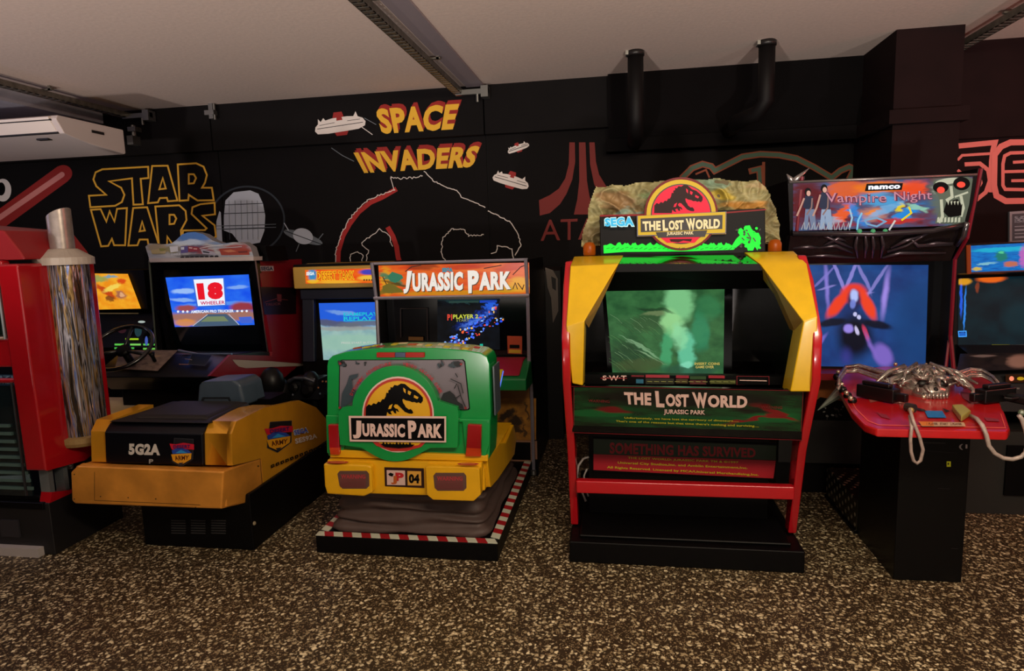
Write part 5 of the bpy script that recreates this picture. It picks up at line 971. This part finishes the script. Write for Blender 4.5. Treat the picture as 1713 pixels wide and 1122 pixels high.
for p, c in (([(640, 500), (650, 420), (680, 360)], '80c8f0'), ([(580, 480), (600, 400), (580, 330)], 'a0c8e0'), ([(900, 500), (950, 420)], 'd0d0d0'), ([(700, 420), (800, 400), (870, 430), (800, 470), (720, 450), (700, 420)], '78a8d0'), ([(1000, 420), (1080, 360), (1060, 310)], 'f0d818')): a.stroke(zj(*p), 3, mat(c, .5, emit=.7))
BK = mat('6c2c48', .5, emit=.6); LT = mat('c88ca0', .5, emit=.7)
for w, q in (('Vampire', ((385, 200), (880, 200), (880, 300), (395, 300))), ('Night', ((940, 190), (1250, 180), (1250, 272), (945, 285)))):
    a.text(w, zj(*q), BK, .05); a.text(w, [(x-.6, y-.6) for x, y in zj(*q)], LT, .0)
a.poly(zj((715, 122), (1010, 116), (1000, 172), (700, 182)), BLK); a.text('namco', zj((730, 138), (990, 130), (985, 162), (728, 170)), WE, .05)
a.build('marquee_print', mb)
m = M(); m.tube([hit((1320, 305), PY(3.97)), hit((1634, 292), PY(3.97))], .008, mat('8a8484', .3, .7), 6); m.tube([hit((1326, 391), PY(4.03)), hit((1470, 391), PY(4.0)), hit((1560, 386), PY(3.98)), hit((1616, 375), PY(4.0))], .014, mat('4a4448', .25, .7), 8)
m.tube([hit((1618, 372), PY(3.98)), hit((1612, 395), PY(4.02)), hit((1600, 410), PY(4.08))], .014, mat('6a686c', .2, .8), 6); m.build('marquee_frame', T, smooth=True)
for p in ([(1326, 304), (1336, 296), (1354, 281)], [(1326, 304), (1321, 298), (1316, 291)]):
    m = M(); m.tube([hit(q, PY(3.99)) for q in p], [.02, .014, .002], mat('a8a4a4', .25, .8), 8); m.build('horn', T, smooth=True)
# sculpted hood
m = M(); HB = mat('1c1618', .22, .3, noise=.2, nscale=20, bump=.4)
q = [hit(p, PY(y)) for p, y in zip([(1322, 394), (1615, 380), (1600, 412), (1318, 424), (1590, 436), (1316, 442)], [4.04, 4.04, 4.1, 4.1, 4.16, 4.16])]
m.sheet(q, [(0, 1, 2, 3), (3, 2, 4, 5)], (0, .08, 0), HB); hb = m.build('sculpted_hood', T)
m = M(); GB = mat('5a5058', .2, .7)
def py_(y, f): return 4.02+(y-390)/50*.13-f
for p in ([(330, 660), (480, 640), (620, 700)], [(380, 560), (480, 600), (620, 660)], [(380, 640), (500, 580), (560, 600)], [(900, 690), (1060, 640), (1160, 580), (1230, 540)], [(930, 660), (1050, 600), (1180, 560)], [(1180, 640), (1300, 620), (1440, 620)], [(130, 660), (260, 650), (340, 655)], [(1100, 590), (1150, 640), (1440, 630)], [(200, 730), (400, 720), (640, 740)], [(860, 740), (1000, 700), (1380, 700)], [(140, 540), (300, 545), (560, 540)], [(900, 540), (1200, 520), (1480, 500)], [(660, 540), (640, 640), (660, 740)], [(720, 540), (730, 640), (720, 740)], [(780, 540), (790, 640), (780, 740)], [(850, 540), (870, 640), (850, 740)]):
    P_ = zj(*p); m.tube([hit(pp, PY(py_(pp[1], .0))) for pp in P_], [.006, .012, .005] if len(P_) == 3 else .008, GB, 6)
for x in (675, 785, 885): m.ball(hit(zj((x, 522))[0], PY(4.0)), .014, mat('60c888', .3, emit=.3), 8)
m.build('claw_relief', hb, smooth=True)
pl = PY(4.3); m = M(); m.box(vx0+.03, vx1-.03, 4.31, 4.36, .8, 1.56, mat('050508', .12, coat=.5)); gs = m.build('screen_glass', T)
pl = PY(4.31); a = Art(pl)
vs_ = pic('gothic_screen', '163068', '1c4888', 3, [(.95, .4, .3, .6, 0, '103c70', .7), (.2, .8, .028, .4, 2, '8c7cd8', .85, .9), (.67, .72, .04, .36, -6, 'a48ce8', .85, .9), (.3, .9, .02, .25, 18, '9088d8', .8), (.4, .9, .02, .25, -20, '9088d8', .8), (.5, .88, .02, .22, 20, '8c84d0', .7), (.6, .84, .02, .25, -28, '8c84d0', .7), (.18, .88, .015, .2, -40, '7c74c8', .7), (.2, .78, .1, .015, 20, '8c84d0', .7), (.5, .72, .1, .015, 10, '8c84d0', .7),
    (.42, .72, .13, .12, 0, 'e83818', .95, .4), (.29, .62, .2, .065, 56, 'e83c1c', 1, .5), (.53, .61, .2, .06, 111, 'e84020', 1, .5), (.42, .66, .075, .13, 0, '1c2450', .95), (.42, .7, .045, .08, 0, 'b0c0f8', .95), (.41, .62, .03, .06, 0, '7080d0', .9), (.42, .3, .2, .3, 0, '060c1c', 1, .6), (.24, .44, .16, .05, 12, '060c1c', .95), (.6, .42, .16, .05, -14, '060c1c', .95), (.37, .38, .055, .06, 0, '9c88e8', .9), (.44, .36, .02, .06, 10, 'd8d0f8', .8), (.51, .34, .025, .1, 15, 'c83858', .85), (.43, .52, .02, .03, 0, 'c8c8f4', .9), (.46, .49, .02, .03, 0, 'c8c8f4', .9),
    (.1, .2, .2, .03, 55, '8070d0', .7), (.65, .12, .1, .16, 20, '8468c8', .8), (.35, .1, .08, .14, 0, '38388c', .7, 1), (.55, .22, .03, .2, 20, '8468c8', .8, 1)], emit=1.05, distort=.012, dscale=8)
a.quad([(1340, 443), (1553, 443), (1548, 615), (1347, 612)], vs_)
a.build('screen_picture', gs)
m = M(); m.box(vx0+.03, vx1-.03, 4.15, 4.34, .79, .83, mat('701018', .35)); m.box(vx0+.02, vx1-.02, 4.34, 4.37, .55, .8, mat('8c4c14', .5)); pn = m.build('lower_panel', T)
a = Art(PY(4.34)); r = random.Random(8)
a.poly([(1350, 682), (1372, 664), (1440, 676), (1445, 722), (1350, 722)], BLK)
for i in range(26): a.disc((r.uniform(1375, 1430), r.uniform(678, 722)), r.uniform(.8, 4), r.uniform(.8, 2.4), mat(r.choice(['5c6458', '3a3434', '80807c', '4a3c2c', '98948c', '2a2424']), .5), 8, r.uniform(0, 90))
a.build('panel_print', pn)
m = M(); m.box(vx0, vx1, 4.3, 4.34, .22, .5, mat('1a1817', .5)); m.build('service_door', T)
# step
DP = bpy.data.materials.new('tread_plate'); DP.use_nodes = True; N = DP.node_tree.nodes; L = DP.node_tree.links; b = N['Principled BSDF']
tc = N.new('ShaderNodeTexCoord'); mp = N.new('ShaderNodeMapping'); mp.inputs['Rotation'].default_value = (.6, .6, .78); mp.inputs['Scale'].default_value = (24, 24, 24); L.new(tc.outputs['Object'], mp.inputs[0])
vo = N.new('ShaderNodeTexVoronoi'); vo.inputs['Randomness'].default_value = 0; vo.inputs['Scale'].default_value = 1; L.new(mp.outputs[0], vo.inputs['Vector'])
mr = N.new('ShaderNodeMapRange'); mr.inputs[1].default_value = .22; mr.inputs[2].default_value = .36; mr.inputs[3].default_value = 1; mr.inputs[4].default_value = 0; L.new(vo.outputs['Distance'], mr.inputs[0])
mx = N.new('ShaderNodeMix'); mx.data_type = 'RGBA'; L.new(mr.outputs[0], mx.inputs[0]); mx.inputs[6].default_value = lin('2a241c'); mx.inputs[7].default_value = lin('b0a48c'); L.new(mx.outputs[2], b.inputs['Base Color']); b.inputs['Metallic'].default_value = .6; b.inputs['Roughness'].default_value = .35
bp = N.new('ShaderNodeBump'); bp.inputs['Distance'].default_value = .01; L.new(mr.outputs[0], bp.inputs['Height']); L.new(bp.outputs[0], b.inputs['Normal'])
m = M(); m.box(1.28, 1.58, 3.735, 4.28, .02, .2, DP); m.box(1.27, 1.58, 3.735, 4.28, 0, .025, BLK); m.build('step', T, bevel=.004)
# pedestal
m = M(); m.box(1.285, 1.585, 3.23, 3.73, 0, .79, mat('060506', .4, spec=.25)); pd = m.build('pedestal', T, bevel=.006)
a = Art(PY(3.23)); a.stroke([(1545, 740), (1582, 741)], 2, mat('1c181a', .4)); a.text('(1', [(1604, 742), (1618, 743), (1618, 752), (1604, 752)], mat('b0a8a8', .4), .02); a.poly(zg((1065, 905), (1100, 905), (1100, 950), (1065, 950)), mat('c0b020', .4, emit=.25)); a.disc(zg((1078, 925))[0], 1.5, 2, mat('3a3408', .4), 8)
a.stroke([(1540, 753), (1600, 757)], .8, mat('1a1618', .4)); a.stroke([(1568, 816), (1588, 817)], 1, mat('1c181a', .4)); a.stroke([(1590, 916), (1602, 917)], 1, mat('242022', .4)); a.build('coin_panel', pd)
# red console board
bz = .845; EDG = [(1398, 622), (1402, 648), (1424, 688), (1446, 710), (1466, 717), (1686, 722), (1690, 716), (1681, 690), (1676, 682), (1660, 630), (1600, 612), (1480, 612)]
m = M(); RC = mat('b81418', .3, coat=.4, noise=.08, nscale=16); q = wpts(EDG, PZ(bz)); m.loop(q, (0, 0, -.035), RC); bd = m.build('console_board', T, bevel=.008)
a = Art(PZ(bz), start=.0015)
inn = [(1412, 645), (1432, 684), (1452, 704), (1470, 711), (1682, 716), (1674, 692)]
a.stroke(inn, 1.6, mat('e85c48', .35))
for p, c in ((zg((380, 320), (500, 350), (520, 400), (430, 420)), '9c5048'), (zg((480, 500), (560, 520), (600, 560), (520, 540)), '8c2a2c'), (zg((1180, 330), (1340, 350), (1260, 420), (1200, 380)), '7a3848'), (zg((1380, 545), (1500, 560), (1510, 580), (1400, 575)), '8a3038')): a.poly(p, mat(c, .4))
a.poly(zg((880, 490), (1030, 492), (1065, 550), (910, 548)), mat('1478c0', .35)); a.poly(zg((815, 465), (880, 480), (900, 500), (820, 485)), mat('10141e', .4)); a.poly(zg((1030, 470), (1095, 495), (1060, 505)), mat('10141e', .4))
a.poly(zg((830, 585), (1210, 592), (1225, 625), (860, 625)), mat('c8a888', .4)); a.poly(zg((830, 585), (950, 588), (960, 622), (860, 622)), mat('e08030', .4)); a.text('1 PLAYER   START   2 PLAYER', zg((900, 596), (1190, 600), (1195, 618), (900, 616)), mat('6a4030', .4), .02)
a.build('board_print', bd)
# bone and skull ornament
m = M(); BN = mat('b0a8a0', .22, .75, noise=.35, nscale=26, bump=.5)
c = hit((1545, 650), PZ(bz+.02)); cx, cy = c.x, c.y
m.ball((cx, cy+.02, bz+.03), .125, BN, 24, rz=.115, ry=.12); m.ball((cx, cy-.075, bz+.015), .085, BN, 16, rz=.06, ry=.07)
SO = mat('0a0908', .5)
for sx in (-1, 1):
    m.ball((cx+sx*.045, cy-.095, bz+.065), .028, SO, 12, rz=.02, ry=.02); m.ball((cx+sx*.045, cy-.085, bz+.095), .04, BN, 10, rz=.014, ry=.03)
    m.tube([(cx+sx*.11, cy-.02, bz+.09), (cx+sx*.17, cy-.03, bz+.07), (cx+sx*.19, cy-.09, bz+.03), (cx+sx*.15, cy-.15, bz+.01)], [.02, .016, .012, .005], BN, 8)
    m.tube([(cx+sx*.07, cy+.06, bz+.12), (cx+sx*.16, cy+.03, bz+.1), (cx+sx*.24, cy-.02, bz+.05)], [.02, .015, .006], BN, 8)
    m.tube([(cx+sx*.03, cy+.02, bz+.15), (cx+sx*.1, cy-.03, bz+.12), (cx+sx*.14, cy-.1, bz+.06)], .009, BN, 6)
m.ball((cx, cy-.13, bz+.045), .012, SO, 8)
for k in range(7): m.tube([(cx-.048+k*.016, cy-.145+.004*abs(k-3), bz+.03), (cx-.048+k*.016, cy-.155+.004*abs(k-3), bz+.002)], [.008, .004], BN, 6)
r = random.Random(2)
for i in range(70):
    a0 = r.uniform(0, 6.28); rr = r.uniform(.03, .2); zz = bz+.02+.12*math.sqrt(max(0, 1-(rr/.2)**2))
    a1 = a0+r.uniform(-1, 1); l_ = r.uniform(.02, .06)
    p0 = (cx+rr*math.cos(a0), cy+rr*math.sin(a0)*.7, zz); m.tube([p0, (p0[0]+l_*math.cos(a1), p0[1]+l_*math.sin(a1), max(zz-.02, bz+.01))], [r.uniform(.008, .014), .004], BN, 5)
wing1 = [(1520, 632), (1490, 640), (1462, 634), (1436, 626), (1414, 627), (1404, 640), (1402, 652)]; wing2 = [(1580, 640), (1600, 640), (1622, 634), (1642, 634), (1660, 642), (1672, 652)]
for k, w_ in ((1, wing1), (2, wing2)):
    for j, (dy, rr, dz) in enumerate(((0, .018, 0), (6, .014, .0), (-5, .012, .01), (11, .009, 0), (3, .01, .02))):
        n_ = len(w_); pts = [hit((x, y+dy*(1-i/n_)), PZ(bz+.03)) for i, (x, y) in enumerate(w_)]
        m.tube([(p.x, p.y, p.z+dz+.035*math.sin(math.pi*(i+1)/(n_+.5))) for i, p in enumerate(pts)], [rr*(1-.5*i/n_) for i in range(n_)], BN, 6)
m.build('bone_ornament', T, smooth=True)
SV = mat('d8ccb0', .2, .8)
for x, y in ((1402, 622), (1404, 636), (1408, 643), (1416, 657), (1423, 666), (1498, 609), (1549, 610), (1603, 643), (1528, 648), (1545, 664)): m = M(); m.ball(hit((x, y), PZ(bz+.03)), .013, SV, 8); m.build('metal_stud', T, smooth=True)
for (x, y) in ((1400, 630), (1404, 642), (1410, 652), (1418, 662), (1426, 670)): m = M(); m.ball(hit((x, y), PZ(bz+.01)), .022, mat('1a1a18', .25, .5), 8); m.build('knuckle', T, smooth=True)
m = M(); c = hit((1406, 655), PZ(bz-.02)); m.tube([c, hit((1385, 672), PY(c.y)), hit((1368, 686), PY(c.y))], [.03, .014, .002], mat('8a9488', .3, .5), 6); m.build('claw_spike', T)
m = M(); m.box(1.3, 1.55, 3.3, 3.6, .78, .82, BLK); m.build('board_mount', T)
# guns lying on the board
def gun(c, ang, label, body='0a0a0c', tip=None):
    t = thing('light_gun', (c.x, c.y, bz+.005), label, 'light gun', 'light guns on the red console')
    z = bz+.035; ca, sa = math.cos(ang), math.sin(ang); G_ = mat(body, .35)
    def R(x, y): return (c.x+x*ca-y*sa, c.y+x*sa+y*ca)
    def hx(x0, x1, y0, y1, z0, z1, sh=0):
        pb = [R(x0, y0), R(x1, y0), R(x1, y1), R(x0, y1)]; pt = [R(x0+sh, y0), R(x1+sh, y0), R(x1+sh, y1), R(x0+sh, y1)]; return [(*p, z0) for p in pb]+[(*p, z1) for p in pt]
    m = M(); m.hexa(hx(-.11, .08, -.03, .03, z-.03, z+.035), G_); m.hexa(hx(-.16, -.1, -.015, .015, z-.02, z+.02), G_); m.hexa(hx(-.08, .06, -.018, .018, z+.035, z+.055), G_); m.build('gun_body', t, bevel=.006)
    m = M(); m.hexa(hx(.02, .07, -.12, -.02, z-.03, z+.01), mat(body, .5)); m.build('grip', t, bevel=.01)
    m = M(); m.tube([(*R(0, -.03), z), (*R(-.03, -.06), z), (*R(-.02, -.08), z), (*R(.03, -.085), z)], .005, G_, 6); m.build('trigger_guard', t)
    return t
c = hit((1463, 668), PZ(bz)); g1 = gun(c, math.radians(128), 'black light gun left of the bone ornament with a hanging cable loop')
m = M(); CB = mat('a08c84', .35, noise=.2, nscale=60)
lp = [(1522, 684), (1528, 705), (1538, 730), (1544, 752), (1540, 770), (1534, 775), (1528, 770), (1524, 755), (1523, 735), (1525, 715), (1522, 695)]; yy = hit((1525, 716), PZ(bz)).y
m.tube([hit(p, PY(yy-.03+ (0.0 if 0 < i < 10 else .05))) for i, p in enumerate(lp)], .007, CB, 8); m.build('cable', g1, smooth=True)
m = M(); m.lathe([(.02, 0), (.02, .04)], hit((1516, 680), PZ(bz+.02)), (.5, -.8, 0), mat('2a2420', .4), 10); m.ball(hit((1524, 686), PZ(bz+.02)), .014, mat('c0a060', .3, .6), 8); m.build('cable_plug', g1)
c = hit((1668, 672), PZ(bz)); g2 = gun(c, math.radians(25), 'black light gun at the right edge of the red console')
m = M(); q = wpts(zg((1110, 430), (1200, 425), (1270, 480), (1190, 530)), PZ(bz+.03)); m.loop(q, (0, 0, -.028), mat('a8a050', .35)); sk = m.build('cable_clip', bevel=.006); tag(sk, 'pale yellow cable clip on the red console beside the blue label', 'cable clip')
cp = [(1624, 695), (1634, 700), (1644, 712), (1650, 728), (1654, 745), (1664, 758), (1678, 766), (1694, 768), (1708, 764), (1716, 756), (1719, 740), (1716, 720), (1709, 700), (1704, 694)]
yz = hit((1650, 720), PZ(bz)).y-.03
m = M(); m.tube([hit(p, PY(yz)) if i > 1 else hit(p, PZ(bz+.012)) for i, p in enumerate(cp)], .0085, mat('a89890', .35, noise=.25, nscale=50), 8); m.build('cable', sk, smooth=True)
# ================================================================ machine at the right edge
T = thing('blue_marquee_cabinet', (2.5, 4.7, 0), 'dark cabinet with blue marquee cut by the right edge', 'arcade machine')
m = M(); m.prism([(4.6, 0), (4.5, .95), (4.6, 1.38), (4.48, 1.4), (4.48, 1.58), (4.88, 1.58), (4.88, 0)], 'x', 2.04, 2.95, mat('0c0a0c', .4, spec=.25)); m.box(1.99, 2.9, 4.1, 4.5, 0, .5, mat('272523', .5)); m.box(2.2, 2.8, 4.085, 4.12, .12, .42, BLK); cb = m.build('cabinet_body', T)
m = M(); m.tube([hit((1620, 410), PY(4.46)), hit((1621, 458), PY(4.46))], .012, mat('c05020', .3, emit=.2), 6); m.tube([hit((1620, 457), PY(4.46)), hit((1740, 452), PY(4.46))], .006, mat('6a5058', .3, .6), 6); m.build('edge_trim', cb)
a = Art(PY(4.48)); a.quad([(1623, 411), (1760, 404), (1760, 450), (1624, 455)], pic('blue_marquee', '0c58b0', '1484d8', 8, [(.4, .8, .5, .12, 0, '20c8e0', .7), (.38, .55, .1, .26, 0, '20806c', .95), (.38, .68, .05, .06, 0, '60e0a0', .8), (.5, .25, .12, .14, 0, 'd07040', .9), (.2, .3, .16, .06, 10, '90d0d8', .8), (.66, .5, .08, .5, 0, 'c868c0', .9), (.08, .12, .08, .1, 0, 'e0c040', .9)], emit=.9, distort=.05, dscale=14, stretch=(1, 4))); a.build('marquee', cb)
a = Art(P3((0, 4.5, .95), (1, 4.5, .95), (0, 4.6, 1.38)), start=.004); a.quad([(1603, 466), (1760, 460), (1760, 580), (1602, 580)], pic('dark_teal_screen', '04141c', '06242c', 3, [(.03, .72, .02, .36, 0, '2060f0', .95), (.07, .55, .015, .4, -2, '3090f8', .9), (.06, .95, .1, .07, 0, 'e8a020', .95), (.35, .98, .2, .07, 0, 'f06818', 1), (.2, .86, .03, .1, 0, '8c3c20', .8), (.05, .18, .05, .05, 0, '2070e0', .8), (.7, .4, .3, .3, -30, '0a2c34', .7)], emit=.9, distort=.02))
a.stroke(zh((55, 752), (110, 750), (112, 788), (58, 790)), 1.5, mat('40a0ff', .4, emit=1.), True); a.stroke(zh((295, 858), (425, 858)), 5, mat('a0a010', .4, emit=.6)); a.stroke(zh((425, 858), (700, 855)), 4.5, mat('888c84', .4, emit=.5)); a.build('screen_picture', cb)
m = M(); m.prism([(4.5, .95), (4.2, .88), (4.1, .62), (4.5, .5)], 'x', 2.09, 2.9, mat('0e0d0f', .35)); pn = m.build('control_panel', T)
a = Art(P3((0, 4.5, .95), (1, 4.5, .95), (0, 4.2, .88)), start=.002); a.quad([(1606, 592), (1740, 590), (1740, 618), (1600, 622)], pic('panel_print', '14110f', '2c2420', 6, [(.3, .85, .2, .1, 0, 'a8a0a0', .6), (.75, .5, .2, .5, 0, 'b89c90', .8), (.5, .5, .1, .3, 0, '302824', .9)], rough=.4, distort=.04)); a.build('panel_print', pn)
a = Art(PY(4.15)); a.poly([(1682, 626), (1740, 625), (1740, 639), (1682, 640)], mat('3a1c08', .4)); a.disc((1692, 633), 4, 4, mat('f08868', .4, emit=1.)); a.disc((1707, 633), 6, 3, mat('c8a020', .4, emit=.7)); a.text('D', [(1683, 647), (1697, 648), (1698, 664), (1684, 663)], mat('78706c', .4), .0); a.text('I', [(1700, 648), (1705, 648), (1706, 664), (1701, 664)], mat('78706c', .4), .0); a.stroke([(1688, 678), (1708, 676)], 1, mat('5a5450', .4)); a.disc((1702, 724), 2.4, 3, mat('b0a8a4', .4)); a.build('button_row', pn)
m = M(); c = hit((1709, 690), PY(4.1)); m.ball(c, .02, mat('7a8c70', .3), 8); m.build('joystick', pn)
